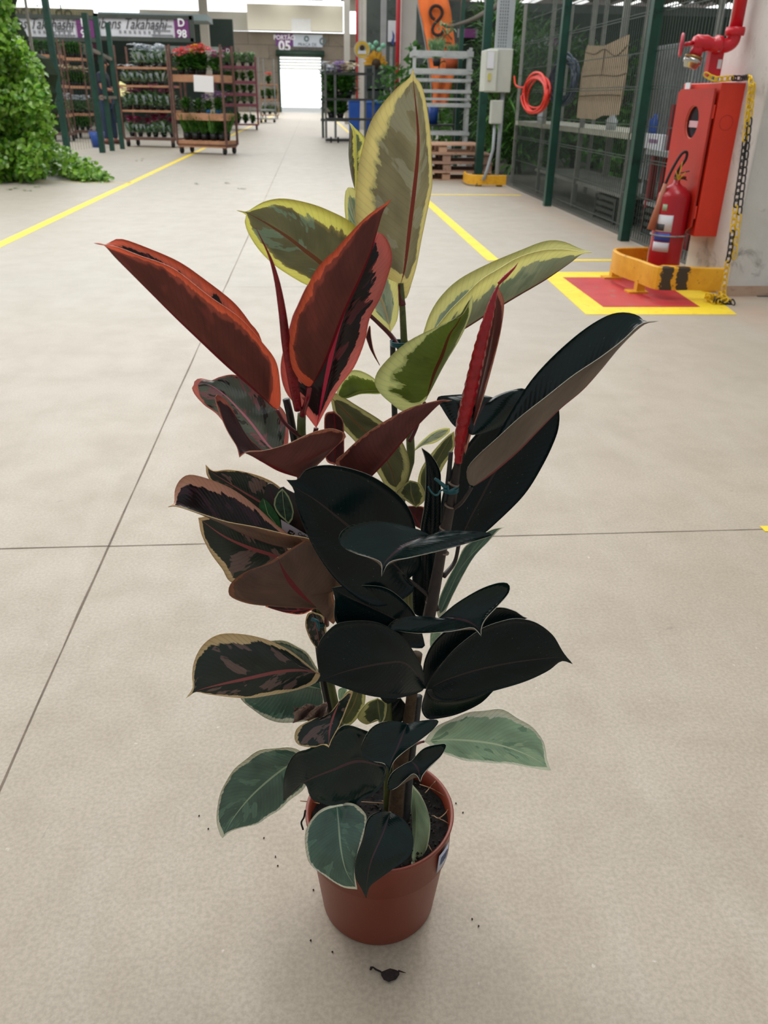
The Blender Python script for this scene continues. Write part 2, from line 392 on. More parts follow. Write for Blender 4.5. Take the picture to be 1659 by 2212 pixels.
# far roof with translucent sheets and trusses
rm = wash('roof_sheet', (0x6b5a55, 0x8a7770, 0x4f4542), .4, .7, .2)
skyl = mat('translucent_roof_sheet', 0xffffff, .6, emit=1.6)
mb = MB(); sb = MB()
for k in range(-8, 9):
    x = k*3.6
    mb.box((x, 50, 7.6), (2.3, 44, .08)); sb.box((x+1.8, 50, 7.6), (1.3, 44, .05))
struct(mb.build('ceiling', rm)); struct(sb.build('ceiling_skylights', skyl))
tm = mat('truss_steel', 0x7a6a66, .6); tr_ = mat('truss_steel_red', 0xb86a60, .6)
def truss(Y, z, x0, x1, hgt, m, step_=.9):
    mb = MB(); mb.box(((x0+x1)/2, Y, z), (x1-x0, .1, .09)); mb.box(((x0+x1)/2, Y, z+hgt), (x1-x0, .1, .09))
    x = x0; k = 0
    while x < x1: mb.bar((x, Y, z if k % 2 else z+hgt), (x+step_, Y, z+hgt if k % 2 else z), .05); x += step_; k += 1
    return struct(mb.build('ceiling_truss', m))
truss(34, 4.55, -12, -3, .7, tm); truss(46, 5.7, -14, 12, .8, tm); truss(60, 6.9, -14, 14, .7, tr_)
struct(MB().box((-8.2, 30, 4.75), (11, 8, .1)).build('ceiling_lower', rm))
sb = MB()
for k in range(7): sb.box((-12.6+k*1.45, 25.9, 4.35), (.7, .05, .22))
struct(sb.build('window_1', skyl))

# ------------------------------------------------------------------ left hand stalls
YS = 24.0
white = mat('sign_white', 0xd4d6dc, .5, var=.02); purp = mat('sign_purple', 0x6f2c6e, .5, var=.04); ink = mat('sign_ink', 0x3c3c40, .6)
grey_ink = mat('sign_ink_grey', 0x8a8c92, .6); wht = mat('lettering_white', 0xf0f0f4, .5, var=.01)
def board(name, label, x0, y0, x1, y1, Y, m, t=.06, cat='sign'):
    a = at(x0, y0, Y); b = at(x1, y1, Y); c = ((a.x+b.x)/2, Y+t/2, (a.z+b.z)/2)
    o = thing(name, label, cat, (c[0], Y, b.z)); MB().box(c, (b.x-a.x, t, a.z-b.z)).build('panel', m, o); return o, a, b
frame_g = mat('dark_frame', 0x3c443e, .6)
for (x0, xs, x1, num, lab) in ((14, 163, 206, 'D\n97', 'white stall sign with script lettering behind the ivy hedge'), (212, 375, 410, 'D\n98', 'white stall sign with script lettering above the wide trolley, purple end plate D 98')):
    o, a, b = board('stall_sign', lab, x0, 38, x1, 82, YS, white)
    p = at(xs, 38, YS); w = b.x-p.x
    MB().box((p.x+w/2, YS-.02, (a.z+b.z)/2), (w, .05, a.z-b.z)).build('number_plate', purp, o)
    txt('number', num, .24, wht, ((p.x+b.x)/2, YS-.06, (a.z+b.z)/2), o, bold=.006)
    txt('lettering', 'Rubens Takahashi', .34, ink, (a.x+(p.x-a.x)*.37, YS-.02, (a.z+b.z)/2+.07), o, shear=.45, sx=.78)
    mb = MB()
    for k in range(4): mb.box((p.x-.32, YS-.012, a.z-.15-k*.1), (.52-.1*(k % 2), .012, .035))
    for k in range(9): mb.box((a.x+.5+k*.12, YS-.012, b.z+.1), (.05, .012, .06))
    mb.build('small_print', grey_ink, o)
    mb = MB(); W2 = b.x-a.x
    for z in (a.z+.04, b.z-.05): mb.box(((a.x+b.x)/2, YS+.02, z), (W2+.2, .16, .09))
    for x in (a.x-.05, b.x+.07): mb.box((x, YS+.02, (a.z+b.z)/2), (.1, .16, a.z-b.z+.18))
    mb.build('frame', frame_g, o)
for (x0, x1, y0, y1, px0, px1, s) in ((44, 92, 90, 118, 58, 82, 'D\n22'), (92, 215, 92, 118, 200, 215, None), (320, 480, 98, 118, 482, 503, 'D')):
    Y = 36.3
    o, a, b = board('stall_sign', {44: 'small grey-white sign with dark purple D plate low behind the green fence post', 92: 'pale green-white sign with leaf emblem under the script sign', 320: 'distant white sign with purple D plate behind the orange-flowered trolley'}[x0], x0, y0, x1, y1, Y, mat('sign_pale', 0x9aa8a2, .6))
    p = at(px0, y0, Y); q = at(px1, y1, Y)
    MB().box(((p.x+q.x)/2, Y-.03, (a.z+b.z)/2), (q.x-p.x, .06, a.z-b.z)).build('number_plate', mat('sign_plum', 0x5a2440, .5), o)
    if s: txt('number', s, .2, wht, ((p.x+q.x)/2, Y-.07, (a.z+b.z)/2), o)
    else:
        mb = MB(); c = at(150, 104, Y-.02)
        for k in range(5):
            t = -1+k*.5; mb.prism([c+Vector((0, 0, -.15)), c+Vector((math.sin(t)*.2+.05, 0, .05)), c+Vector((math.sin(t)*.28, 0, .17)), c+Vector((math.sin(t)*.2-.05, 0, .05))], (0, .01, 0))
        mb.build('emblem', mat('emblem_green', 0x2a5a44, .5), o)
# stall roofs and dark interiors
a = at(-60, 12, YS+.3); b = at(190, 33, YS+.3)
o, a_, b_ = board('stall_fascia', 'olive brown fascia board above the first script sign', -60, 13, 200, 34, YS+.2, wash('olive_board', (0x6f6a50, 0x86805f), 1, .8), .2, 'fascia')
txt('lettering', 'emporio do', .42, mat('olive_dark', 0x48462e, .8), (at(62, 23, YS).x, YS+.18, at(62, 23, YS).z), o)
a = at(205, 23, YS); b = at(446, 43, YS)
struct(MB().box(((a.x+b.x)/2-.0, YS+.9, (a.z+b.z)/2), (b.x-a.x, 1.2, a.z-b.z)).build('wall_stall_roof', wash('blue_grey_steel', (0x78888a, 0x8b9a9a), .4, .6)))
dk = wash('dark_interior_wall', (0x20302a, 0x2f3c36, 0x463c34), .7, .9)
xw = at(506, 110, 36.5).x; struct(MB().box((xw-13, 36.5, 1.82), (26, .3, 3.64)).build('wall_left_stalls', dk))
post_w = wash('weathered_steel', (0x6f7068, 0x8b8578, 0x5a4e44), 3, .7)
p = gz(292, 312); struct(MB().box((at(447, 130, 30).x, 30, 2.6), (.26, .26, 5.6)).build('wall_column', wash('concrete_column_pale', (0xa39e92, 0xb4afa2), 1, .8)))

# ------------------------------------------------------------------ leaves helper for background plants
def fleaf(mb, c, d, up, L, w, m=0, bend=.25):
    """one small bent leaf blade: base c, direction d"""
    d = Vector(d).normalized(); s = d.cross(Vector(up))
    if s.length < 1e-4: s = d.cross(Vector((1, 0, 0)))
    s.normalize(); n = s.cross(d)
    p = [c, c+d*L*.35+s*w*.5, c+d*L*.75+s*w*.38-n*L*bend*.4, c+d*L-n*L*bend, c+d*L*.75-s*w*.38-n*L*bend*.4, c+d*L*.35-s*w*.5]
    i = len(mb.v); mb.v += p + [c+d*L*.55-n*L*bend*.05+n*w*-.12]; k = i+6
    for a, b in ((0, 1), (1, 2), (2, 3), (3, 4), (4, 5), (5, 0)): mb.f.append([i+a, i+b, k]); mb.m.append(m)
def rdir(zmin=-1):
    while 1:
        v = Vector((R_(-1, 1), R_(-1, 1), R_(zmin, 1)))
        if .05 < v.length < 1: return v.normalized()
def greenmat(name, cols, rough=.45, trans=.25):
    if name in _mc: return _mc[name]
    m, nt, p, out = nodes(name); tc = N(nt, 'ShaderNodeTexCoord').outputs['Object']
    g = N(nt, 'ShaderNodeNewGeometry').outputs['Random Per Island']
    n = noise_n(nt, tc, 14, 2)
    c = mixc(nt, step(nt, g, .1, .9), hexc(cols[0]), hexc(cols[1]))
    c = mixc(nt, step(nt, n, .5, .8), c, hexc(cols[2]))
    nt.links.new(c, p.inputs['Base Color']); p.inputs['Roughness'].default_value = rough
    tr = N(nt, 'ShaderNodeBsdfTranslucent'); nt.links.new(c, tr.inputs[0]); mx = N(nt, 'ShaderNodeMixShader'); mx.inputs[0].default_value = trans
    nt.links.new(p.outputs[0], mx.inputs[1]); nt.links.new(tr.outputs[0], mx.inputs[2]); nt.links.new(mx.outputs[0], out.inputs[0])
    _mc[name] = m; return m
ivy = greenmat('ivy_leaf', (0x3f7a16, 0x86b43a, 0xb4d078), .25)
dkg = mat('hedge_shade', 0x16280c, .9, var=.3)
# ivy hedge on the left
hp = [(-120, -60), (16, -60), (24, 20), (40, 70), (62, 112), (95, 150), (104, 210), (116, 260), (112, 320), (100, 372), (70, 392), (0, 404), (-120, 408)]
def inside(P, x, y):
    r = False; j = len(P)-1
    for i in range(len(P)):
        if (P[i][1] > y) != (P[j][1] > y) and x < (P[j][0]-P[i][0])*(y-P[i][1])/(P[j][1]-P[i][1])+P[i][0]: r = not r
        j = i
    return r
HG = Vector(gz(60, 398)); hy = HG.y
hed = thing('ivy_hedge', 'tall bright green ivy covered hedge at the left edge', 'hedge', (HG.x-.4, hy+.8, 0))
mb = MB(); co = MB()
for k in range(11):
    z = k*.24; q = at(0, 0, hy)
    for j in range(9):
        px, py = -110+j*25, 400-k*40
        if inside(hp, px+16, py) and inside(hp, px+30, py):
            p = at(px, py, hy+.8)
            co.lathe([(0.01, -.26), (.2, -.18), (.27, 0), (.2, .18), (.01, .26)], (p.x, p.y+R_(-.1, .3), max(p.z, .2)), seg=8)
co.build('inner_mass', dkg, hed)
n = 0
while n < 8200:
    px, py = R_(-120, 122), R_(-60, 402)
    if not inside(hp, px, py): continue
    dd = R_(0, 1)**2*.7; edge = 1 if inside(hp, px+14, py) else .3
    p = at(px, py, hy+.05+dd+(1-edge)*.3+.12*math.sin(px*.06)+.12*math.sin(py*.05))
    if p.z < .02: p.z = .03
    d = rdir(-.9); d.y -= .3; fleaf(mb, p, d, Vector((0, -.7, .7))+rdir()*.7, R_(.05, .10), R_(.04, .075)); n += 1
mb.build('foliage', ivy, hed, True, fix=False)
mb = MB()
for i in range(1500):
    t = R_(0, 1); c = gz(85+t*118, 372+t*22); hgt = .32*(1-t)**.8+.06
    p = c+Vector((R_(-.2, .2), R_(-.1, .6)*(1-t*.7), R_(.01, hgt)))
    d = rdir(-.3); fleaf(mb, p, d, Vector((0, -.6, .8))+rdir()*.6, R_(.05, .09), R_(.04, .07))
mb.build('fallen_vines', ivy, hed, True, fix=False)
for i, (px, py) in enumerate(((20, 410), (38, 407), (62, 412), (78, 404), (300, 348), (312, 344), (425, 398), (522, 408), (490, 396))):
    c = gz(px, py); mb = MB()
    for k in range(3): fleaf(mb, c+Vector((R_(-.03, .03), R_(-.03, .03), .008)), Vector((R_(-1, 1), R_(-1, 1), .15)), (0, 0, 1), .06, .04)
    tag(mb.build('fallen_leaf', greenmat('litter_leaf', (0x6a7a50, 0xa0a888, 0x8a8a78)), None, True, False), 'scrap of fallen leaf on the concrete, ' + ('leftmost below the hedge', 'second from left below the hedge', 'third from left below the hedge', 'rightmost below the hedge', 'far left one near the narrow trolley', 'far right one near the narrow trolley', 'leftmost in the open aisle', 'rightmost in the open aisle', 'middle one in the open aisle')[i], 'leaf', 'leaf scraps below the hedge' if i < 4 else 'leaf scraps in the aisle')

# ------------------------------------------------------------------ left fence
fg = wash('green_fence_paint', (0x0f3a30, 0x16483a, 0x0b2c24), 4, .45, .05)
def wires(mb, a, b, z0, z1, sp, r, hz, m=0):
    a = Vector(a); b = Vector(b); L = (b-a).length; n = int(L/sp)
    for i in range(n+1):
        p = a.lerp(b, i/n); mb.bar((p.x, p.y, z0), (p.x, p.y, z1), r, r, m)
    for z in hz: mb.bar((a.x, a.y-.004, z), (b.x, b.y-.004, z), r*1.3, r*1.3, m)
wire = mat('fence_wire', 0x2e3c36, .5)
fc = thing('mesh_fence', 'green wire mesh fence beside the ivy hedge', 'fence', gz(148, 340))
P0, P1, P2, P3 = Vector((-4.25, hy+.6, 0)), gz(148, 340), gz(222, 330), gz(265, 322)
mb = MB(); wires(mb, P0, P1, .1, 2.5, .09, .004, (.3, .9, 1.5, 2.1)); wires(mb, P1, P2, .1, 2.3, .11, .004, (.3, .9, 1.5, 2.1)); mb.build('mesh_panel', wire, fc)
for (p, hgt, w) in ((P1, 2.75, .1), (P2, 2.3, .1), (gz(243, 326), 2.3, .085), (P3, 2.25, .085)):
    MB().box((p.x, p.y, hgt/2), (w, w, hgt)).build('post', fg, fc)
MB().bar((P2.x, P2.y, 1.75), (P3.x, P3.y, 1.62), .05).bar((P2.x, P2.y, .95), (P3.x, P3.y, .95), .05).build('rail', post_w, fc)
p = gz(118, 350); MB().bar((p.x-.1, p.y, .0), (p.x-.05, p.y, 2.7), .035).build('rail', post_w, fc)
# fallen curb strip
# ------------------------------------------------------------------ trolleys with flowers
rust = wash('rusty_trolley_steel', (0x5e4238, 0x75544a, 0x4a3a36), 8, .7); galv = wash('galvanised_steel', (0x85898a, 0x9ba0a0, 0x6c6e6e), 6, .45)
wood = wash('raw_board', (0xa87858, 0xbc8c6c, 0x8a6248), 5, .8); maroon = wash('maroon_steel', (0x6a3040, 0x7c3c4c), 5, .6)
rub = mat('black_rubber', 0x16161a, .7); blackp = mat('black_plastic', 0x121416, .5); bluep = mat('blue_plastic', 0x1c4aa0, .45)
def trolley(name, label, c, rz, w, d, hgt, shelves, fm, sm_, board_h=.06):
    o = thing(name, label, 'trolley', (c.x, c.y, 0), local=True); o.rotation_euler = (0, 0, rz)
    for sx in (-1, 1):
        for sy in (-1, 1):
            MB().box((sx*w/2, sy*d/2, hgt/2+.08), (.035, .035, hgt-.16)).build('post', fm, o)
            wz = MB(); wz.lathe([(.0, -.02), (.06, -.02), (.06, .02), (.0, .02)], (sx*(w/2-.06), sy*(d/2-.04), .062), seg=14, rot=Matrix.Rotation(PI/2, 3, 'Y'))
            wh = wz.build('wheel', rub, o); MB().box((sx*(w/2-.06), sy*(d/2-.04), .12), (.06, .07, .05)).build('caster_fork', fm, wh)
    MB().box((0, 0, .16), (w, d, .04)).build('base', fm, o)
    for z in shelves:
        MB().box((0, 0, z), (w-.02, d, board_h)).build('shelf', sm_, o)
    return o
gA = greenmat('foliage_dark', (0x2c5a1c, 0x447a2a, 0x68964a)); gB = greenmat('foliage_mid', (0x2f5c1c, 0x4c7f2c, 0x6c9a4c)); gC = greenmat('foliage_grey', (0x5c8458, 0x8cb07c, 0xc4dcb8))
def fcol(n, c): return greenmat('petal_'+n, (c[0], c[1], c[0]), .5)
pets = dict(white=fcol('white', (0xe8ecf0, 0xc8d0d8)), pink=fcol('pink', (0xd080b0, 0xe8a8c8)), red=fcol('red', (0xd03830, 0xe86048)), coral=fcol('coral', (0xe85040, 0xf08090)),
            yellow=fcol('yellow', (0xe8c020, 0xf0d848)), lilac=fcol('lilac', (0xa88cc8, 0xd0b8e0)), cream=fcol('cream', (0xe0d4b0, 0xe8e0c8)), magenta=fcol('magenta', (0xa02860, 0xc84888)), none=gB)
film = mat('clear_film_wrap', 0xb8c4cc, .15, var=.3, scale=60)
_plants = {}
def plant_mesh(kind, g, petal, hgt, spread, potm, style):
    key = (kind, hgt, petal)
    if key in _plants: return _plants[key]
    mb = MB(); pr = spread*.45
    mb.lathe([(0, 0), (pr*.7, 0), (pr, hgt*.2), (pr*.9, hgt*.2), (0, hgt*.17)], seg=12, m=0)
    for i in range(150):
        a = R_(0, 2*PI); r = R_(0, pr*1.3); b = Vector((r*math.cos(a), r*math.sin(a), hgt*R_(.14, .6)))
        if style == 'spike':
            fleaf(mb, Vector((r*.6*math.cos(a), r*.6*math.sin(a), hgt*.18)), Vector((math.cos(a)*R_(.1, .5), math.sin(a)*R_(.1, .5), 1)), (0, 1, .3), hgt*R_(.4, .65), hgt*.035, 1, .15)
        else:
            fleaf(mb, b, Vector((math.cos(a), math.sin(a), R_(.1, 1.6))), (0, 0, 1), hgt*R_(.18, .34), hgt*R_(.10, .18), 1)
    if petal != 'none':
        for i in range(26):
            a = R_(0, 2*PI); r = R_(0, spread*1.1); c = Vector((r*math.cos(a), r*math.sin(a), hgt*R_(.72, 1.0)))
            for k in range(5):
                t = k*2*PI/5; fleaf(mb, c, Vector((math.cos(t), math.sin(t)*.9, R_(-.1, .6))), (0, 0, 1), hgt*.14, hgt*.11, 2)
    if style == 'wrap':
        seg = 14
        for i in range(seg):
            a0, a1 = 2*PI*i/seg, 2*PI*(i+1)/seg
            if i % 2 == 1: continue
            mb.poly([(pr*math.cos(a0), pr*math.sin(a0), hgt*.2), (pr*math.cos(a1), pr*math.sin(a1), hgt*.2), (spread*1.05*math.cos(a1), spread*1.05*math.sin(a1), hgt*R_(.55, .68)), (spread*1.05*math.cos(a0), spread*1.05*math.sin(a0), hgt*R_(.55, .68))], 3)
    me_o = mb.build('potted_flower', [potm, g, pets[petal], film], None, True, False); C.objects.unlink(me_o)
    _plants[key] = me_o; return me_o
POSW = ('leftmost', 'second from left', 'third from left', 'fourth from left', 'fifth from left', 'sixth from left')
def row(parent_o, z, n, w, kind, g, petal, hgt, spread, label, group, potm=None, style='leaf', dy=0.0, name='potted_flower', x0=0.0, rows=1):
    src = plant_mesh(kind, g, petal, hgt, spread, potm or blackp, style)
    base = Matrix.Translation(parent_o.location) @ Matrix.Rotation(parent_o.rotation_euler.z, 4, 'Z')
    for r in range(rows):
        for i in range(n):
            o = src.copy(); o.name = name; C.objects.link(o)
            x = x0 + ((i+.5)/n-.5)*w + R_(-.01, .01); p = base @ Vector((x, dy+r*.22+R_(-.02, .02), z))
            s = R_(.88, 1.1); o.location = p; o.scale = (s, s, s); o.rotation_euler = (0, 0, R_(0, 6))
            lb = label if n*rows == 1 else label + ', ' + ('rightmost' if i == n-1 else POSW[i]) + (('', ' at the back')[r] if rows > 1 else '')
            tag(o, lb, 'potted plant', group)
# wide trolley
A, B = gz(278, 317), gz(386, 320); c = (A+B)/2+Vector((0, .28, 0)); w1 = (B-A).length; ang = math.atan2((B-A).y, (B-A).x)
def zy(y, Y, x=330): return at(x, y, Y).z
sh1 = [zy(y, c.y) for y in (240, 187, 148)]
T = trolley('flower_trolley', 'wide rusty shelf trolley of film-wrapped flowers beside the green posts', c, ang, w1, .55, zy(100, c.y), sh1, rust, wood, .04)
row(T, .2, 6, w1*.95, 'a', gC, 'magenta', .42, .14, 'red-flowered pot on the wide trolley bottom deck', 'wide trolley bottom deck plants', style='wrap', dy=-.1)
row(T, sh1[0]+.02, 6, w1*.95, 'b', gC, 'pink', .46, .15, 'pink-flowered pot on the wide trolley lowest shelf', 'wide trolley lowest shelf plants', style='wrap', dy=-.1)
row(T, sh1[1]+.02, 5, w1*.8, 'c', gC, 'white', .36, .15, 'white-flowered pot on the wide trolley middle shelf', 'wide trolley middle shelf plants', style='wrap', dy=-.1, x0=-.05)
row(T, sh1[2]+.02, 4, w1*.62, 'd', gC, 'white', .4, .17, 'grey-green wrapped pot on the wide trolley top shelf', 'wide trolley top shelf plants', style='wrap', dy=-.05, x0=.12)
# narrow trolley with orange and pink flowers
A, B = gz(402, 331), gz(481, 337); c = (A+B)/2+Vector((.05, .32, 0)); w2 = (B-A).length*1.0; ang = -.35
sh2 = [zy(y, c.y, 440) for y in (310, 252, 170)]
T2 = trolley('flower_trolley', 'narrow wooden-decked trolley topped with orange and pink flowers', c, ang, w2*.98, .5, zy(98, c.y, 440), sh2[:0], rust, wood)
for z, t_ in zip(sh2, (.12, .12, .12)): MB().box((0, 0, z), (w2*.95, .5, t_)).build('wooden_tray', wood, T2)
row(T2, sh2[0]+.06, 5, w2*.9, 'e', gB, 'none', .62, .16, 'dark grassy pot on the narrow trolley bottom tray', 'narrow trolley bottom tray plants', style='spike', dy=-.12, rows=2)
row(T2, sh2[1]+.06, 2, w2*.4, 'f', gB, 'lilac', .36, .12, 'blue-wrapped lilac flower pot on the narrow trolley middle tray', 'narrow trolley blue wrapped pots', potm=mat('blue_pot_wrap', 0x1f78b8, .4), dy=-.1, x0=w2*.22)
row(T2, sh2[1]+.06, 2, w2*.45, 'g', gA, 'none', .34, .12, 'green leafy pot on the narrow trolley middle tray', 'narrow trolley leafy pots', dy=-.1, x0=-w2*.22)
row(T2, sh2[2]+.06, 3, w2*.6, 'h', gA, 'coral', .47, .2, 'coral-flowered pot on the narrow trolley top tray', 'narrow trolley coral flowers', dy=-.1, x0=-w2*.15)
row(T2, sh2[2]+.06, 1, w2*.2, 'i', gA, 'yellow', .5, .13, 'yellow-flowered pot plant on the top tray of the narrow trolley', None, dy=-.14, x0=w2*.02)
row(T2, sh2[2]+.06, 1, w2*.2, 'j', gA, 'pink', .46, .16, 'pink-flowered pot plant at the right of the narrow trolley top tray', None, dy=-.1, x0=w2*.3)
pc = at(440, 181, c.y-.42); q = MB().box(pc, (.36, .01, .27), rot=Matrix.Rotation(.04, 3, 'Y')).build('price_card', mat('card_white', 0xf4f2f4, .5, var=.01)); bevel(q, .02)
tag(q, 'blank white price card on the narrow trolley', 'card')
# maroon trolley further back
A, B = gz(478, 272), gz(556, 264); Yc = 31.0; xA, xB = at(470, 250, Yc).x, at(557, 250, Yc).x; c = Vector(((xA+xB)/2, Yc, 0))
sh3 = [zy(y, Yc, 515) for y in (227, 204, 178, 146)]
T3 = trolley('flower_trolley', 'maroon four-shelf trolley behind the narrow flower trolley', c, .1, xB-xA, .7, zy(122, Yc, 515), sh3, maroon, maroon, .09)
row(T3, .2, 5, 1.2, 'k', gA, 'none', .42, .15, 'dark green pot on the maroon trolley base', 'maroon trolley base plants', dy=-.2)
row(T3, sh3[0]+.05, 5, 1.2, 'l', gC, 'white', .36, .15, 'white-flowered pot on the maroon trolley lowest shelf', 'maroon trolley lowest shelf', dy=-.2)
row(T3, sh3[1]+.05, 5, 1.2, 'm', gA, 'none', .34, .15, 'dark leafy pot on the maroon trolley second shelf', 'maroon trolley second shelf', dy=-.2)
row(T3, sh3[2]+.05, 5, 1.2, 'n', gB, 'cream', .38, .15, 'cream-flowered pot on the maroon trolley third shelf', 'maroon trolley third shelf', dy=-.2)
row(T3, sh3[3]+.05, 5, 1.3, 'o', gC, 'none', .55, .16, 'grey-green bushy pot on the maroon trolley top shelf', 'maroon trolley top shelf', dy=-.2)
# empty rack and plants by the gate
cx_ = at(568, 240, 40.); T4 = trolley('cage_trolley', 'thin empty wire cage trolley just right of the maroon trolley', Vector((cx_.x, 40, 0)), .9, 1.0, .6, 2.5, [.5], galv, galv)
T5 = trolley('plant_stand', 'wooden stand with a red flower left of the gate', Vector((at(583, 240, 48.).x, 48, 0)), 0, .9, .5, 1.6, [.9, 1.6], wood, wood)
row(T5, 1.63, 1, .3, 'p', gA, 'red', .5, .18, 'red-flowered plant on top of the stand left of the gate', None, dy=-.1)
row(T5, .93, 3, .9, 'q', gB, 'none', .6, .2, 'green plant mid-height on the stand left of the gate', 'gate stand middle plants', dy=-.1)
row(T5, .2, 3, .9, 'r', gC, 'white', .6, .2, 'pale-flowered plant at the bottom of the stand left of the gate', 'gate stand bottom plants', dy=-.1)
# plant racks behind the left fence
for i, (x0, x1, Y, lab) in enumerate(((108, 160, 21.5, 'dark plant rack right behind the ivy hedge'), (165, 206, 23.0, 'dark plant rack between the hedge and the standing person'))):
    a, b = at(x0, 300, Y), at(x1, 300, Y); sh = [.55, 1.15, 1.75]
    Q = trolley('plant_rack', lab, Vector(((a.x+b.x)/2, Y, 0)), 0, b.x-a.x, .5, 2.1, sh, rust, wood)
    for k, (z, g, pt) in enumerate(((.2, gA, 'none'), (.58, gC, 'white'), (1.18, gB, 'cream'), (1.78, gA, 'none'))):
        row(Q, z, 3, (b.x-a.x), 'u%d%d' % (i, k), g, pt, .42, .14, 'pot plant on the %s level of the rack %s' % (('bottom', 'second', 'third', 'top')[k], ('by the hedge', 'by the person')[i]), 'rack %s level %s plants' % ('near' if i == 0 else 'far', ('bottom', 'second', 'third', 'top')[k]), dy=-.15)
p_ = gz(196, 300); tag(MB().bar((p_.x, p_.y+1, 0), (p_.x, p_.y+1, 1.0), .05).build('white_post', mat('white_steel', 0xb8bcb8, .5)), 'short pale steel post left of the standing person', 'post')

# ------------------------------------------------------------------ person
PB = gz(240, 312); PS = 1.68/1.70
def skin_body(name, vs_, es, rs, m, parent, root=0, sub=2):
    me = bpy.data.meshes.new(name); me.from_pydata(vs_, es, []); o = bpy.data.objects.new(name, me); C.objects.link(o)
    o.modifiers.new('skin', 'SKIN').use_smooth_shade = True
    for i, r in enumerate(rs):
        sv = me.skin_vertices[0].data[i]; sv.radius = (r, r) if not isinstance(r, tuple) else r; sv.use_root = (i == root)
    s = o.modifiers.new('sub', 'SUBSURF'); s.levels = sub; s.render_levels = sub
    me.materials.append(m); put(o, parent); return o
person = thing('person', 'person in a dark T-shirt and jeans behind the green fence posts, holding a yellow sheet', 'person', (PB.x, PB.y, 0))
bx, by = PB.x, PB.y
def pv(x, y, z): return (bx+x, by+y, z)
skinm = mat('skin', 0xa87460, .6, var=.05); jean = mat('denim', 0x24364e, .8); tee = mat('navy_cotton', 0x1c2434, .85)
V = [pv(0, 0, .90), pv(0, 0, 1.05), pv(0, .0, 1.22), pv(0.01, 0, 1.38), pv(.02, 0, 1.45), pv(.04, -.02, 1.53), pv(.06, -.03, 1.62),
     pv(-.02, -.16, 1.37), pv(-.0, -.22, 1.12), pv(.22, -.16, 1.08), pv(.02, .16, 1.37), pv(.04, .22, 1.14), pv(.24, .08, 1.10),
     pv(-.03, -.09, .86), pv(-.05, -.1, .48), pv(-.06, -.1, .08), pv(.03, .09, .86), pv(.08, .1, .48), pv(.1, .1, .08), pv(.03, -.1, .04), pv(.2, .1, .04)]
Eg = [(0, 1), (1, 2), (2, 3), (3, 4), (4, 5), (5, 6), (3, 7), (7, 8), (8, 9), (3, 10), (10, 11), (11, 12), (0, 13), (13, 14), (14, 15), (0, 16), (16, 17), (17, 18), (15, 19), (18, 20)]
Rr = [(.13, .15), (.12, .14), (.13, .16), (.11, .15), (.055, .055), (.085, .08), (.08, .08), .05, .042, .03, .05, .042, .03, .085, .06, .04, .085, .06, .04, .035, .035]
skin_body('body', V, Eg, Rr, skinm, person)
skin_body('shirt', [pv(0, 0, .93), pv(0, 0, 1.08), pv(0, 0, 1.24), pv(.01, 0, 1.38), pv(-.02, -.17, 1.37), pv(-.01, -.21, 1.2), pv(.02, .17, 1.37), pv(.035, .21, 1.2), pv(.015, 0, 1.45)],
          [(0, 1), (1, 2), (2, 3), (3, 4), (4, 5), (3, 6), (6, 7), (3, 8)], [(.155, .175), (.15, .17), (.155, .185), (.13, .17), .072, .07, .072, .07, .07], tee, person)
skin_body('trousers', [pv(0, 0, .95), pv(-.03, -.09, .84), pv(-.05, -.1, .48), pv(-.06, -.1, .10), pv(.03, .09, .84), pv(.08, .1, .48), pv(.1, .1, .10)],
          [(0, 1), (1, 2), (2, 3), (0, 4), (4, 5), (5, 6)], [(.15, .165), .105, .075, .06, .105, .075, .06], jean, person)
hb = MB(); hb.lathe([(.001, .115), (.06, .1), (.09, .05), (.092, 0), (.08, -.03)], (bx+.035, by, 1.60), seg=16); hb.build('hair', mat('dark_hair', 0x2a201c, .8), person, True)
fb = MB(); hx, hy_ = bx+.06, by-.03
fb.tube([(hx+.08, hy_, 1.60), (hx+.105, hy_, 1.575), (hx+.085, hy_, 1.565)], [.008, .014, .01], seg=6)
for s in (-1, 1): fb.lathe([(0, -.012), (.018, -.01), (.02, .01), (0, .012)], (hx-.01, hy_+s*.085, 1.59), seg=8, rot=Matrix.Rotation(PI/2, 3, 'X'))
fb.build('face', skinm, person, True)
for yy, zz in ((-.16, 1.08), (.08, 1.10)):
    hm = MB(); x0 = bx+.22; hm.tube([(x0, by+yy, zz), (x0+.05, by+yy, zz), (x0+.09, by+yy, zz-.005)], [.024, .032, .028], seg=8)
    for k in range(4): hm.tube([(x0+.08, by+yy-.022+k*.015, zz), (x0+.12-.005*abs(k-1), by+yy-.024+k*.016, zz-.005), (x0+.14-.008*abs(k-1), by+yy-.024+k*.016, zz-.03)], [.009, .008, .006], seg=6)
    hm.tube([(x0+.03, by+yy-.02, zz), (x0+.06, by+yy-.05, zz+.01), (x0+.09, by+yy-.05, zz-.005)], [.011, .01, .007], seg=6)
    hm.build('hand', skinm, person, True)
for (x, y) in ((-.06, -.1), (.1, .1)):
    s = MB(); s.tube([(bx+x-.06, by+y, .05), (bx+x+.03, by+y, .055), (bx+x+.13, by+y, .04), (bx+x+.17, by+y, .035)], [.04, .05, .042, .02], seg=10); s.build('shoe', mat('brown_shoe', 0x5a2c20, .6), person, True)
tag(MB().box((bx+.44, by-.1, 1.08), (.34, .42, .006), rot=Matrix.Rotation(.5, 3, 'Y')@Matrix.Rotation(.6, 3, 'X')).build('paper_sheet', mat('yellow_paper', 0xe8e49a, .6, var=.02)), 'yellow paper sheet in the hands of the standing person', 'paper')
bk = gz(213, 318); bu = thing('bucket', 'small blue bucket on the floor by the person', 'bucket', (bk.x, bk.y, 0))
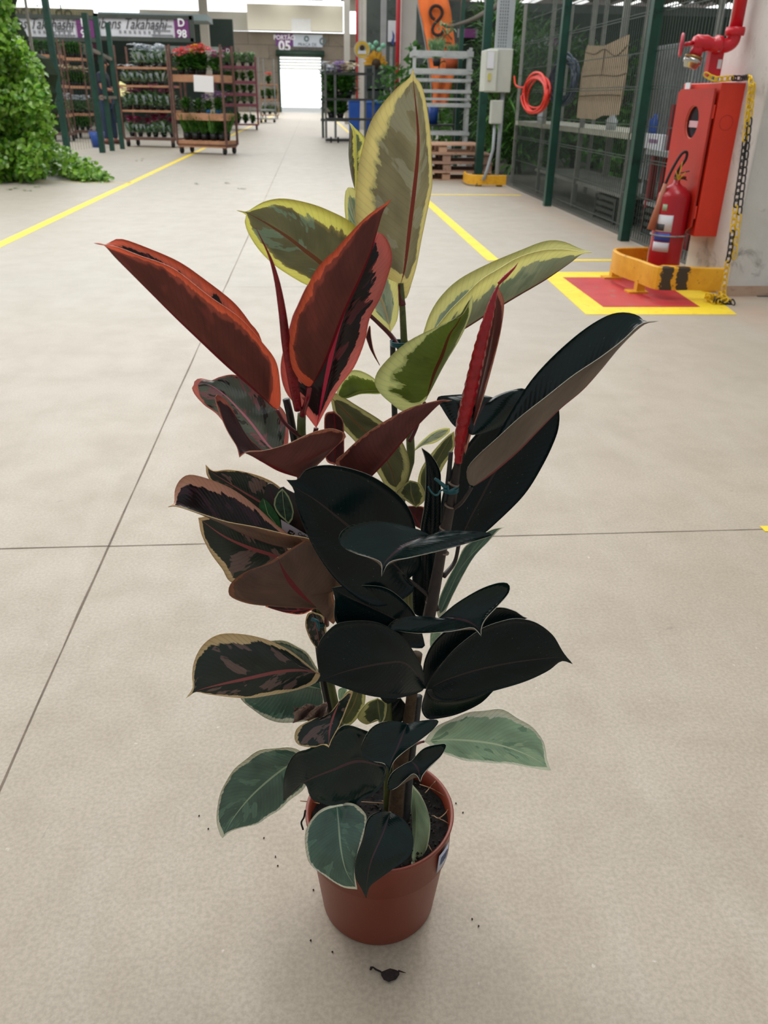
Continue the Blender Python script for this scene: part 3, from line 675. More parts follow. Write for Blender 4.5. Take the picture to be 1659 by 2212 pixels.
MB().lathe([(0, 0), (.12, 0), (.16, .3), (.15, .3), (.11, .02), (0, .02)], (bk.x, bk.y, 0), seg=20).build('pail', bluep, bu, True)
MB().tube([(bk.x-.155, bk.y, .29), (bk.x-.1, bk.y-.1, .36), (bk.x, bk.y-.13, .38), (bk.x+.1, bk.y-.1, .36), (bk.x+.155, bk.y, .29)], .006, seg=6).build('handle', galv, bu, True)
# ------------------------------------------------------------------ far right: columns, signs, cage cart, bins
col_m = wash('grey_column', (0xb2afa8, 0xc2bfb8), .8, .7); redpipe = mat('red_pipe_paint', 0xb81c28, .4, var=.05)
def vcol(name, x0, x1, Y, ztop, m, label, cat):
    a, b = at(x0, 200, Y), at(x1, 200, Y)
    return tag(MB().box(((a.x+b.x)/2, Y, ztop/2), (b.x-a.x, b.x-a.x, ztop)).build(name, m), label, cat)
struct(vcol('wall_column', 744, 756, 40, 7.5, col_m, 'x', 'x')); struct(vcol('wall_column', 773, 790, 33, 6.5, col_m, 'x', 'x')); struct(vcol('wall_column', 821, 832, 30, 6, wash('grey_steel_column', (0x8a8c8c, 0x9a9c9c), 1, .6), 'x', 'x'))
struct(vcol('wall_column', 862, 893, 26, 5.2, col_m, 'x', 'x'))
for o in [o for o in C.objects if o.name.startswith('wall_column')]:
    for k in ('label', 'category'):
        if k in o: del o[k]
for x, Y, z, r, lab in ((771, 32.8, 6.5, .04, 'slim red pipe running up beside the middle pale column'), (857, 25.7, 5.2, .06, 'red standpipe up the left edge of the wide pale column')):
    p = at(x, 200, Y); tag(MB().tube([(p.x, Y, 0), (p.x, Y, z)], r, seg=12).build('red_pipe', redpipe, None, True), lab, 'pipe')
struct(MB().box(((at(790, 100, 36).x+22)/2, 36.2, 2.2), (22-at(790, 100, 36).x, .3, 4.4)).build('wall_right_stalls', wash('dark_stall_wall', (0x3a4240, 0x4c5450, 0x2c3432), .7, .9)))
Y = 29.0
def panel(name, label, cat, x0, y0, x1, y1, Y, m, t=.05, parts=None):
    a, b = at(x0, y0, Y), at(x1, y1, Y); o = thing(name, label, cat, ((a.x+b.x)/2, Y, b.z))
    MB().box(((a.x+b.x)/2, Y+t/2, (a.z+b.z)/2), (b.x-a.x, t, a.z-b.z)).build('panel', m, o); return o, a, b
blk = mat('black_cloth', 0x141618, .8)
o, a, b = panel('hanging_banner', 'small black hanging banner with white script left of the blue bins', 'banner', 754, 130, 768, 205, 31.5, blk)
MB().box(((a.x+b.x)/2, 31.55, b.z/2), (.05, .05, b.z)).build('stand_pole', galv, o)
mb = MB(); c = (a+b)/2
def squig(c, w, h, n, r, Y):
    return [Vector((c.x-w/2+w*i/n, Y, c.z+h*math.sin(i*1.9)*(.6+.4*math.cos(i)))) for i in range(n+1)]
mb.tube(spline(squig(c+Vector((0, 0, .35)), .22, .1, 8, 0, 31.46), 50), .012, seg=5); mb.tube(spline(squig(c+Vector((.02, 0, .08)), .14, .04, 6, 0, 31.46), 40), .009, seg=5)
mb.tube(spline(squig(c+Vector((0, 0, -.38)), .08, .08, 4, 0, 31.46), 30), .012, seg=5); mb.build('script', wht, o)
c = at(782, 107, 22.0); sg = thing('round_sign', 'round yellow sunflower sign hanging in the aisle left of the red standpipe', 'sign', c)
rx = Matrix.Rotation(PI/2, 3, 'X'); R0 = .19
MB().lathe([(0, 0), (R0, 0), (R0, .03), (0, .03)], c, seg=32, rot=rx).build('disc', mat('pale_disc', 0xb9c4c0, .5), sg)
mb = MB()
for k in range(28):
    t = 2*PI*k/28; d = Vector((math.cos(t), 0, math.sin(t))); mb.prism([c+d*.08+Vector((0, -.036, 0)), c+d*.15+Vector((-d.z*.018, -.036, d.x*.018)), c+d*.185+Vector((0, -.036, 0)), c+d*.15-Vector((-d.z*.018, .036, d.x*.018))], (0, -.004, 0))
mb.build('petal_ring', mat('sunflower_yellow', 0xe0b418, .5), sg)
MB().lathe([(0, 0), (.06, 0), (.06, .01), (0, .012)], c+Vector((0, -.035, .03)), seg=20, rot=rx).build('flower_centre', mat('seed_brown', 0x3a2812, .8), sg)
MB().box(c+Vector((0, -.045, -.06)), (.2, .012, .07)).build('name_band', white, sg)
MB().tube([(c.x, c.y, c.z+.19), (c.x, c.y, c.z+3)], .006, seg=5).build('wire', galv, sg)
o, a, b = panel('framed_poster', 'white poster with blue figure in a black frame left of the red standpipe', 'poster', 836, 40, 856, 100, 27.5, frame_g)
MB().box(((a.x+b.x)/2, 27.55, b.z/2), (.08, .05, b.z)).build('stand_pole', galv, o)
MB().box(((a.x+b.x)/2, 27.47, (a.z+b.z)/2+.03), (b.x-a.x-.06, .04, a.z-b.z-.16)).build('sheet', white, o)
MB().prism([(b.x-.13, 27.44, a.z-.3), (b.x-.06, 27.44, a.z-.42), (b.x-.08, 27.44, a.z-.7), (b.x-.17, 27.44, a.z-.62), (b.x-.12, 27.44, a.z-.48)], (0, .01, 0)).build('figure', mat('poster_blue', 0x3a4a8a, .5), o)
# sunflower arrangement
c = at(812, 128, 28); sf = thing('sunflower_display', 'big sunflower arrangement with mint green balls between the grey columns', 'flowers', (c.x, 28, 0))
mb = MB()
for k in range(60):
    t = R_(-.15, PI+.15); fleaf(mb, c+Vector((0, R_(-.1, .1), -.1)), Vector((math.cos(t), R_(-.5, .1), math.sin(t))), (0, -1, 0), R_(.26, .40), .09)
mb.build('petals', fcol('sun', (0xc89018, 0xe0b030)), sf, True, False)
MB().lathe([(0, .12), (.1, .09), (.14, 0), (0, -.05)], c+Vector((0, -.12, -.12)), seg=16, rot=rx).build('flower_centre', mat('seed_brown', 0x3a2812, .8), sf, True)
mb = MB()
for dx, dz in ((-.1, .3), (.1, .25), (.22, .36), (.0, .42), (-.2, .36)): mb.lathe([(0, -.08), (.07, -.04), (.08, 0), (.06, .05), (0, .08)], c+Vector((dx, 0, dz)), seg=10)
mb.build('mint_balls', mat('mint', 0x78b898, .5), sf, True)
mb = MB(); mb.box(c+Vector((0, .1, -.55)), (.6, .4, .6)); mb.box((c.x, 28.1, (c.z-.8)/2), (.5, .4, c.z-.8)); mb.build('stand', mat('dark_stand', 0x22302c, .7), sf)
# black cage cart with bins
Yc = 22.5; xa, xb = at(704, 250, Yc).x, at(806, 250, Yc).x
cc = thing('cage_cart', 'black wire cage cart in front of the blue bins', 'trolley', ((xa+xb)/2, Yc, 0)); cg = mat('dark_cart_steel', 0x2c3030, .5)
zt = at(704, 140, Yc).z
for x in (xa, at(724.5, 250, Yc).x, xb-.2, xb):
    MB().box((x, Yc, zt/2+.06), (.055, .055, zt-.1)).build('post', mat('cart_post_grey', 0x565a5a, .5), cc)
for y in (158, 214, 257, 303):
    z = at(704, y, Yc).z; MB().box(((xa+xb)/2, Yc, z), (xb-xa, .06, .05)).box(((xa+xb)/2, Yc+.55, z), (xb-xa, .04, .04)).box((xa, Yc+.27, z), (.04, .55, .04)).box((xb, Yc+.27, z), (.04, .55, .04)).build('shelf_frame', cg, cc)
for x in (xa+.12, xa+.3, xb-.1): MB().lathe([(0, -.02), (.07, -.02), (.07, .02), (0, .02)], (x, Yc, .07), seg=14, rot=Matrix.Rotation(PI/2, 3, 'Y')).build('wheel', rub, cc)
binb = mat('bin_blue', 0x2458b4, .4, var=.05)
for (x0, x1, y0, Y, lab) in ((753, 777, 213, 24.0, 'blue bin with a flat lid seen through the black cage cart'), (787, 812, 217, 24.6, 'blue wheeled bin to the right of the black cage cart'), (806, 826, 219, 25.4, 'blue bin half hidden behind the tall pale leaf')):
    a, b = at(x0, y0, Y), at(x1, 300, Y); w = b.x-a.x; h = a.z; cxx = (a.x+b.x)/2
    o = thing('plastic_bin', lab, 'bin', (cxx, Y, 0))
    q = MB(); q.prism([(cxx-w*.42, Y-.15, 0), (cxx+w*.42, Y-.15, 0), (cxx+w*.5, Y-.2, h-.06), (cxx-w*.5, Y-.2, h-.06)], (0, .4, 0)); bevel(q.build('body', binb, o), .02)
    q = MB().box((cxx, Y, h-.03), (w*1.06, .46, .07)).build('lid', mat('bin_lid_blue', 0x4a7cd0, .4), o); bevel(q, .02)
for i, (x, y, g, pt, lab) in enumerate(((712, 213, gA, 'white', 'white-flowered plant behind the left post of the cage cart'), (735, 213, gB, 'lilac', 'lilac-flowered plant behind the cage cart'), (752, 213, gA, 'cream', 'white and green plant above the blue lidded bin'), (735, 257, gA, 'none', 'dark bushy plant low behind the cage cart'), (716, 257, gB, 'none', 'green plant low behind the left of the cage cart'))):
    p = at(x, y, 25.5); src = plant_mesh('z%d' % i, g, pt, .9, .26, blackp, 'leaf'); o = src.copy(); o.name = 'potted_flower'; C.objects.link(o); o.location = (p.x, p.y, max(0, p.z)); tag(o, lab, 'potted plant')
o = thing('display_bench', 'low dark display bench behind the black cage cart', 'bench', (at(735, 200, 25.5).x, 25.5, 0))
for y in (213, 257): z = at(735, y, 25.5).z; MB().box((at(735, y, 25.5).x, 25.6, z-.03), (1.1, .7, .06)).build('shelf', frame_g, o)
for dx in (-.5, .5):
    for dy in (-.3, .3): MB().box((at(735, 200, 25.5).x+dx, 25.6+dy, .45), (.06, .06, .9)).build('leg', frame_g, o)

# ------------------------------------------------------------------ orange feather flag
Y = 15.5; om = wash('orange_cloth', (0xf47838, 0xfa8848, 0xea6c2c), 1.2, .8)
fl = thing('feather_flag', 'tall orange feather flag with a black looped emblem', 'flag', (at(940, 230, Y).x, Y, 0))
L = [(898, -40), (903, 0), (908, 30), (915, 60), (922, 100), (928, 140), (933, 185), (935, 232)]; Rr_ = [(962, -40), (968, 0), (975, 30), (980, 70), (983, 110), (981, 150), (976, 185), (966, 232)]
A = spline([at(*p, Y) for p in L], 30); B = spline([at(*p, Y) for p in Rr_], 30)
mb = MB(); W = 10
for i in range(31):
    for j in range(W+1):
        p = A[i].lerp(B[i], j/W); p.y += .03*math.sin(j*1.1+i*.3)+.02*math.sin(i*.8); mb.v.append(p)
for i in range(30):
    for j in range(W): k = i*(W+1)+j; mb.f.append([k, k+1, k+W+2, k+W+1]); mb.m.append(0)
fo = mb.build('cloth', om, fl, True); s = fo.modifiers.new('solid', 'SOLIDIFY'); s.thickness = .004
MB().tube([A[-1]+Vector((0.02, 0.03, -1.2)), A[-1]+Vector((0.01, .03, 0))]+[p+Vector((-.01, .03, 0)) for p in A[::-5]], .015, seg=6).build('pole', galv, fl, True)
S = [(545, 395), (480, 330), (455, 230), (490, 150), (570, 115), (655, 150), (695, 240), (670, 330), (610, 405), (540, 480), (500, 570), (520, 660), (590, 700), (670, 680), (712, 610)]
MB().tube(spline([at(880+x/9.217, y/9.217, Y-.08) for x, y in S], 80), .024, seg=6).build('emblem', mat('emblem_black', 0x241a1c, .6), fl, True)
gk = mat('flag_lettering', 0x6a4a2c, .7)
txt('lettering', 'XIII C', .27, gk, at(961, 108, Y-.09), fl, rot=Matrix.Rotation(PI/2, 4, 'X') @ Matrix.Rotation(-PI/2-.07, 4, 'Z'))
txt('lettering', 'XK', .27, gk, at(942, 96, Y-.09), fl, rot=Matrix.Rotation(PI/2, 4, 'X') @ Matrix.Rotation(-PI/2-.07, 4, 'Z'))

# ------------------------------------------------------------------ galvanised shelf rack, pallets, guard, boxes
Y = 13.8; sg_ = wash('pale_galvanised', (0xa6aaac, 0xb8bcbc, 0x909494), 5, .4)
rk = thing('metal_rack', 'galvanised open shelf rack in front of the orange flag', 'rack', (at(955, 300, Y).x, Y, 0))
xl, xr = at(893, 200, Y).x, at(1012, 200, Y).x; zt = at(960, 102, Y).z
for x in (xl, xr):
    for dy in (0, .55): MB().box((x+(dy*.12), Y+dy, zt/2), (.045, .045, zt)).build('post', sg_, rk)
for y, t in ((116, .075), (154, .07), (173, .04), (197, .045), (214, .035), (227, .055), (288, .05)):
    z = at(950, y, Y).z; MB().box(((xl+xr)/2, Y-.03, z), (xr-xl+.08, .03, t)).box(((xl+xr)/2, Y+.57, z), (xr-xl, .03, t)).box((xr, Y+.27, z), (.03, .55, t)).box((xl, Y+.27, z), (.03, .55, t)).build('shelf_bar', sg_, rk)
p = at(943, 140, Y+.2); src = plant_mesh('bowl', gC, 'none', 1.0, .3, blackp, 'spike'); o = src.copy(); o.name = 'hanging_plant'; C.objects.link(o); o.location = p-Vector((0, 0, .02)); o.scale = (.5, .5, .5); tag(o, 'spiky leaved plant in a black bowl hanging in the metal rack', 'potted plant')
o = src.copy(); o.name = 'potted_dracaena'; C.objects.link(o); o.location = at(978, 140, 15.0); o.scale = (.4, .4, .4); tag(o, 'spiky plant in a pot behind the right of the metal rack', 'potted plant')
tag(MB().lathe([(0, 0), (.1, 0), (.12, .22), (.11, .22), (0, .2)], at(976, 150, 15.0), seg=20).build('terracotta_pot', mat('terracotta', 0xb05028, .8), None, True), 'orange clay pot behind the right of the metal rack', 'pot')
for (x0, y0, x1, y1, Y2, lab) in ((925, 228, 946, 268, 15.0, 'bright blue crate on the rack just right of the tall leaf'),):
    a, b = at(x0, y0, Y2), at(x1, y1, Y2); cc_ = Vector(((a.x+b.x)/2, Y2, b.z)); w = (b.x-a.x)/2
    tag(MB().lathe([(0, 0), (w*.85, 0), (w, a.z-b.z), (w*.93, a.z-b.z), (w*.8, .03), (0, .03)], cc_, seg=20).build('plastic_crate' if Y2 < 16 else 'plastic_drum', bluep, None, True), lab, 'container')
ds = thing('display_stand', 'dark display stand right behind the galvanised rack', 'stand', (at(955, 200, 15).x, 15.0, 0)); xs0, xs1 = at(920, 200, 15).x, at(988, 200, 15).x
for z in (at(935, 268, 15).z-.015, at(976, 150, 15).z-.015): MB().box(((xs0+xs1)/2, 15.05, z), (xs1-xs0, .4, .03)).build('shelf', frame_g, ds)
for x in (xs0, xs1):
    for y in (14.88, 15.24): MB().box((x, y, at(976, 150, 15).z/2), (.035, .035, at(976, 150, 15).z)).build('leg', frame_g, ds)
# bushes behind rack
def bush(px, Y, h, r, g, label, n=420, cat='plant', style='leaf', name='leafy_plant', z0=0, group=None, ll=None):
    x = at(px, 250, Y).x; o = thing(name, label, cat, (x, Y, z0), group); mb = MB(); ll = ll or .16
    for i in range(n):
        z = z0+h*R_(.08, 1); rr = r*math.sqrt(max(.05, 1-((z-z0)/h*1.0-.45)**2*2.4))*R_(.3, 1); a = R_(0, 2*PI); c = Vector((x+rr*math.cos(a), Y+rr*math.sin(a)*.8, z))
        if style == 'palm': fleaf(mb, c, Vector((math.cos(a)*.5, math.sin(a)*.5-.1, R_(-.3, 1.2))), (0, 0, 1), R_(.22, .42), R_(.02, .045))
        else: fleaf(mb, c, rdir(-.4)+Vector((math.cos(a), math.sin(a), 0))*.6, rdir(.2), R_(.6, 1.2)*ll, ll*R_(.4, .7))
    mb.build('foliage', g, o, True, False); st = MB()
    for k in range(4): st.tube([(x+R_(-.1, .1), Y+R_(-.1, .1), z0), (x+R_(-.3, .3)*r, Y, z0+h*.45), (x+R_(-.6, .6)*r, Y, z0+h*.8)], [.03, .02, .01], seg=6)
    st.build('stems', mat('bark', 0x3a3026, .9), o, True); return o
bush(903, 19, 2.0, .4, gA, 'dark leafy plant behind the left of the metal rack', 500)
bush(1003, 18.5, 1.9, .45, gA, 'dark leafy plant behind the right of the metal rack', 500)
bush(955, 21, 1.6, .6, gB, 'mid-green plant behind the orange flag foot', 400)
bush(845, 24.5, 1.8, .5, gA, 'dark plant left of the wide pale column', 300)
bush(1056, 16.0, 2.6, .4, gA, 'dark palm-like plant behind the white meter box', 600, style='palm')
# pallets
wp = wash('pallet_wood', (0xb08c74, 0xc49e84, 0x927058), 3, .85); wpd = wash('pallet_wood_grey', (0x93786a, 0xa88a78, 0x70584c), 3, .9)
def pallet(z, x0, x1, y, m, label, rz=0, h=.115):
    o = thing('wooden_pallet', label, 'pallet', ((x0+x1)/2, y, z), 'stacked pallets'); w = x1-x0
    del o['group']
    R = Matrix.Rotation(rz, 4, 'Z'); T_ = Matrix.Translation(((x0+x1)/2, y+.4, z))
    mb = MB()
    for k in range(7): mb.box((0, -.4+k*.8/6, h-.009), (w, .085, .016))
    b2 = MB()
    for k in range(3): b2.box((0, -.38+k*.38, .008), (w, .09, .016))
    bl = MB()
    for i in (-1, 0, 1):
        for k in (-.38, 0, .38): bl.box((i*(w/2-.06), k, h/2-.004), (.11, .09, h-.035))
        bl.box((i*(w/2-.06), 0, h-.024), (.1, .85, .014))
    for nm, q in (('deck_boards', mb), ('bottom_boards', b2), ('blocks', bl)):
        q.v = [T_ @ R @ v for v in q.v]; q.build(nm, m, o)
Yp = gz(1000, 390).y; xp0 = at(866, 380, Yp).x; xp1 = at(1060, 380, Yp).x; xp2 = at(1045, 330, Yp).x
zs = [at(1000, y, Yp).z for y in (390, 364, 341, 318)]; hh = (at(1000, 312, Yp).z)/4
for k, lab in enumerate(('lowest pallet of the stack by the yellow guard', 'second pallet from the bottom of the stack', 'third pallet up, jutting out to the right under the top one', 'top pallet of the stack, paler and set back to the left')):
    pallet(k*hh, xp0, (xp1 if k < 3 else xp2), Yp, wpd if k in (1, 2) else wp, lab, (.0, .015, -.01, .0)[k], hh)
def ribbon(path, z0, z1, t):
    """upright band along a ground path with rolled top"""
    mb = MB(); P = spline([Vector((p[0], p[1], 0)) for p in path], 44); A = []; 
    for i, p in enumerate(P):
        d = (P[min(i+1, 44)]-P[max(i-1, 0)]).normalized(); n = Vector((-d.y, d.x, 0))
        prof = [(-t/2, z0), (-t/2, z1-.006), (-t/2+.004, z1), (t/2-.004, z1), (t/2, z1-.006), (t/2, z0)]
        for (o_, z) in prof: mb.v.append(Vector((p.x, p.y, z))+n*o_)
    for i in range(44):
        for k in range(6):
            k2 = (k+1) % 6; mb.f.append([i*6+k, i*6+k2, (i+1)*6+k2, (i+1)*6+k]); mb.m.append(0)
    for e in (0, 44*6): mb.f.append([e+k for k in range(6)]); mb.m.append(0)
    return mb
def worn_yellow(name, cells):
    m, nt, p, out = nodes(name); tc = N(nt, 'ShaderNodeTexCoord').outputs['Object']
    sp = N(nt, 'ShaderNodeSeparateXYZ'); nt.links.new(tc, sp.inputs[0])
    nz = noise_n(nt, tc, 14, 5, .65); c = mixc(nt, step(nt, nz, .35, .7), hexc(0xd89a18), hexc(0xe8b028))
    stn = noise_n(nt, tc, 30, 4, .7); tot = None
    for (x0, x1, yy) in cells:          # black painted panels, scuffed
        xx = mathn(nt, 'MULTIPLY_ADD', mathn(nt, 'SUBTRACT', stn, .5), .06, sp.outputs[0])
        f = mathn(nt, 'MULTIPLY', mathn(nt, 'GREATER_THAN', xx, x0), mathn(nt, 'LESS_THAN', xx, x1)); f = mathn(nt, 'MULTIPLY', f, mathn(nt, 'LESS_THAN', sp.outputs[1], yy))
        tot = f if tot is None else mathn(nt, 'MAXIMUM', tot, f)
    if tot is not None: c = mixc(nt, tot, c, hexc(0x3a3026))
    c = mixc(nt, step(nt, noise_n(nt, tc, 22, 6, .75), .62, .66), c, hexc(0x4a3a1c))
    nt.links.new(c, p.inputs['Base Color']); p.inputs['Roughness'].default_value = .45; return m
G2 = thing('steel_guard', 'small yellow steel floor guard at the foot of the meter box conduits', 'guard', gz(1050, 405))
zt = .2; pth = [gz(*q, .0) for q in ((1035, 372), )]
ya = gz(1040, 403).y; f0, f1 = gz(1010, 400).x, gz(1093, 404).x
MBp = ribbon([(f1, ya), (f0+.25, ya), (f0+.08, ya+.03), (f0, ya+.14), (f0, ya+.45), (f0+.03, ya+.6)], .02, at(1050, 378, ya).z, .03)
MBp.build('band', worn_yellow('worn_yellow_small', ()), G2)
for x in (f0+.12, f1-.08): MB().box((x, ya+.04, .02), (.07, .07, .04)).build('foot', mat('guard_foot', 0x6a5a3a, .7), G2)
# electrical boxes and conduits
Y = 11.15; ew = mat('electrical_enclosure', 0xb7bab2, .5, var=.04); ewl = mat('tray_grey', 0x9ba2a6, .5, var=.04)
def bx(o, nm, x0, y0, x1, y1, Y, t, m, bv=.01):
    a, b = at(x0, y0, Y), at(x1, y1, Y); q = MB().box(((a.x+b.x)/2, Y+t/2, (a.z+b.z)/2), (b.x-a.x, t, a.z-b.z)).build(nm, m, o)
    if bv: bevel(q, bv)
    return q, a, b
eb = thing('meter_box', 'large pale electrical box on the conduits right of the orange flag', 'electrical box', at(1076, 200, Y))
q, a, b = bx(eb, 'enclosure', 1060, 104, 1102, 200, Y, .28, ew); q, a, b = bx(eb, 'door', 1050, 107, 1071, 198, Y-.03, .3, mat('enclosure_door', 0xc4c8be, .5, var=.03))
bx(eb, 'notice', 1054, 112, 1066, 148, Y-.045, .01, white, 0); bx(eb, 'warning_label', 1055, 158, 1060, 174, Y-.045, .01, mat('label_yellow', 0xc8c060, .5), 0)
ct = thing('cable_tray', 'perforated pale cable tray rising from the meter box', 'cable tray', at(1094, 104, Y))
q, a, b = bx(ct, 'tray', 1081, -60, 1106, 106, Y+.1, .06, ewl, 0)
mb = MB()
for i in range(34):
    for k in range(4): mb.box((a.x+.035+k*.03, Y+.097, a.z-.03-i*.033), (.008, .008, .014))
mb.build('slots', mat('slot_dark', 0x3c4650, .7), ct)
sb_ = thing('junction_box', 'small pale junction box on the conduit below the meter box', 'electrical box', at(1074, 268, Y)); bx(sb_, 'case', 1063, 216, 1084, 268, Y, .12, ew)
cn = thing('conduit', 'pair of pale conduits running down into the small yellow guard', 'conduit', at(1085, 390, Y))
a, b = at(1090, 198, Y), at(1082, 388, Y); MB().tube([(a.x, Y+.1, a.z), (a.x, Y+.1, .05)], .028, seg=10).build('pipe', ewl, cn, True)
a = at(1071, 268, Y); MB().tube([(a.x, Y+.06, a.z), (a.x, Y+.06, .45), (a.x-.06, Y+.06, .2), (a.x-.1, Y+.06, .08)], .02, seg=10).build('pipe', ewl, cn, True)
# ------------------------------------------------------------------ right fence
XF = 2.56; PYf_ = gz(1565, 640).y; fr = thing('mesh_fence', 'long green wire mesh fence along the right of the aisle', 'fence', (XF, 8, 0))
YE = 10.9; pp = [gz(1188, 445).y, gz(1350, 520).y]
mb = MB(); wires(mb, (XF, PYf_+.66, 0), (XF, YE, 0), .04, 2.9, .05, .005, (.1, .35, .6, .62, .85, 1.1, 1.12, 1.35, 1.6, 1.62, 1.85, 2.1, 2.4, 2.7)); mb.build('mesh_panel', wire, fr)
for y in pp: MB().box((XF-.03, y, 1.5), (.075, .075, 3.0)).build('post', fg, fr)
for px, Y in ((1041, 11.9), (988, 14.6)):
    p = at(px, 250, Y); tag(MB().box((p.x, Y, 2), (.1 if px > 1000 else .06, .1, 4)).build('fence_post', fg), 'dark green post ' + ('just left of the meter box' if px > 1000 else 'crossing the orange flag'), 'post')
c = at(1160, 203, 0) if 0 else atx(1160, 203, XF-.03); hs = thing('hose_coil', 'red hose coiled and hung on the wire fence', 'hose', c)
rh = mat('red_hose', 0xe0301c, .4, var=.06)
def coil(o, c, ry, rz, n, m, r, dr=.02):
    P = []
    for i in range(n*24+1):
        t = 2*PI*i/24; k = 1+dr*math.sin(i*.37)*3+.03*math.sin(i*.11); P.append(Vector((c.x-.02*math.sin(i*.05)-.012*(i/24 % 3), c.y+ry*k*math.cos(t), c.z+rz*k*math.sin(t)-.02*math.sin(i*.21))))
    MB().tube(P, r, seg=6).build('hose', m, o, True)
ry = abs(atx(1133, 203, XF).y-atx(1188, 203, XF).y)/2; rz = (atx(1160, 162, XF).z-atx(1160, 244, XF).z)/2
coil(hs, c, ry*.9, rz*.92, 8, rh, .011, .035)
MB().tube(spline([atx(1135, 188, XF-.04), atx(1122, 189, XF-.04), atx(1113, 182, XF-.04), atx(1111, 165, XF-.04)], 20), .011, seg=6).build('hose_end', rh, hs, True)
c = atx(1220, 174, XF+.06); h2 = thing('hose_coil', 'dark blue hose coiled behind the fence beside the green post', 'hose', c)
coil(h2, c, abs(atx(1192, 174, XF).y-atx(1250, 174, XF).y)/2*.9, .2, 7, mat('navy_hose', 0x1c3050, .35), .014, .05)
# cardboard
def sheet(nm, label, cat, px, X, m, t=.01):
    P = [atx(*p, X) for p in px]; return tag(MB().prism(P, (t, 0, 0)).build(nm, m), label, cat), P
cb = mat('cardboard', 0xa8947a, .85, var=.06); o, P = sheet('cardboard_sheet', 'large creased cardboard sheet leaning behind the wire fence', 'cardboard', ((1268, 98), (1305, 99), (1357, 75), (1352, 160), (1336, 248), (1300, 250), (1285, 258), (1246, 255), (1254, 170)), XF+.08, cb)
mb = MB()
for a_ in (((1264, 113), (1285, 117), (1305, 106), (1330, 121), (1355, 98)), ((1258, 165), (1295, 162), (1330, 164), (1352, 158)), ((1250, 208), (1300, 205), (1340, 206)), ((1306, 106), (1302, 140), (1298, 165))):
    mb.tube(spline([atx(*q, XF+.076) for q in a_], 16), .004, seg=5)
mb.build('creases', mat('cardboard_crease', 0x6a5844, .9), o)
# grey louvred panel, white box, jug
lp = thing('metal_locker', 'grey ribbed metal panel behind the fence left of the red cabinet', 'locker', atx(1440, 300, 2.95))
P = [atx(*q, 2.95) for q in ((1417, 100), (1500, 100), (1478, 300), (1398, 292))]; ylo, yhi = min(p.y for p in P), max(p.y for p in P); zz = P[0].z
MB().box((3.1, (ylo+yhi)/2, (zz+.4)/2), (.3, yhi-ylo, zz-.4)).build('cabinet', wash('grey_sheet_metal', (0x73787a, 0x8a9092, 0x9ca4a6), 2, .4), lp)
mb = MB(); n = int((yhi-ylo)/.06)
for k in range(n): mb.box((2.945, ylo+.03+k*.06, (zz+.4)/2), (.015, .02, zz-.42))
mb.build('ribs', galv, lp)
for dy in (.08, yhi-ylo-.08):
    for dx in (.05, .25): MB().box((2.95+dx, ylo+dy, .2), (.04, .04, .4)).build('leg', galv, lp)
tb = thing('work_table', 'red-legged work table behind the fence by the extinguisher', 'table', (3.05, 6.3, 0)); rl = mat('red_table_paint', 0x8c1c22, .5)
tz = atx(1410, 322, 2.85).z; MB().box((3.2, 6.25, tz-.02), (.8, 1.9, .04)).build('table_top', galv, tb)
for y in (5.4, 6.2, 7.1):
    for x in (2.85, 3.5): MB().box((x, y, tz/2-.02), (.05, .05, tz-.04)).build('leg', rl, tb)
MB().box((3.2, 6.25, .25), (.75, 1.8, .03)).build('lower_shelf', galv, tb)
w = MB().box((2.95, atx(1418, 309, 2.9).y, tz+.055), (.2, .5, .11)).build('white_box', white); tag(w, 'low white box with faint print on the table behind the fence', 'box')
q = MB()
for k in range(6): q.box((2.846, atx(1418, 309, 2.85).y-.02+k*.035, tz+.06), (.006, .018, .03))
q.build('print', mat('print_mauve', 0x9a7a9a, .6), w)
jg = thing('blue_jug', 'small blue plastic jug on the white box behind the fence', 'jug', (2.95, atx(1402, 290, 2.9).y, tz+.11))
c = Vector((2.95, atx(1402, 290, 2.9).y, tz+.11)); MB().lathe([(0, 0), (.055, 0), (.06, .02), (.06, .1), (.03, .13), (.025, .15), (0, .15)], c, seg=16).build('body', bluep, jg, True)
MB().tube([c+Vector((0, .05, .1)), c+Vector((0, .09, .1)), c+Vector((0, .09, .04)), c+Vector((0, .055, .03))], .008, seg=6).build('handle', bluep, jg, True)
# long rack behind the fence
rz_ = [.28, .76]
lr = thing('long_rack', 'long dull metal rack running behind the wire fence', 'rack', (3.0, 9.3, 0)); dm = wash('dull_rack_steel', (0x6e706a, 0x83857e, 0x55564f), 4, .55)
for y in (7.45, 8.9, 10.4, 11.8):
    for x in (2.75, 3.35): MB().box((x, y, 1.05), (.04, .04, 2.1)).build('post', dm, lr)
MB().box((3.05, 9.6, .765), (.62, 4.4, .02)).box((2.74, 9.6, .75), (.02, 4.4, .05)).build('shelf', wash('perforated_shelf', (0x9a9a8c, 0xaeaea0), 9, .6), lr)
MB().box((3.05, 9.0, .26), (.6, 3.2, .03)).build('shelf', dm, lr)
for k, (y, cc_) in enumerate(((8.3, 'silver'), (10.9, 'clear'))):
    tag(MB().lathe([(0, 0), (.05, 0), (.055, .08), (.02, .12), (.02, .15), (0, .15)], (2.85, y, .776), seg=14).build('small_jar', mat('jar_silver', 0xc0c8cc, .25), None, True), ('silver jar on the rack shelf below the cardboard', 'silver jar on the far end of the rack shelf')[k], 'jar')
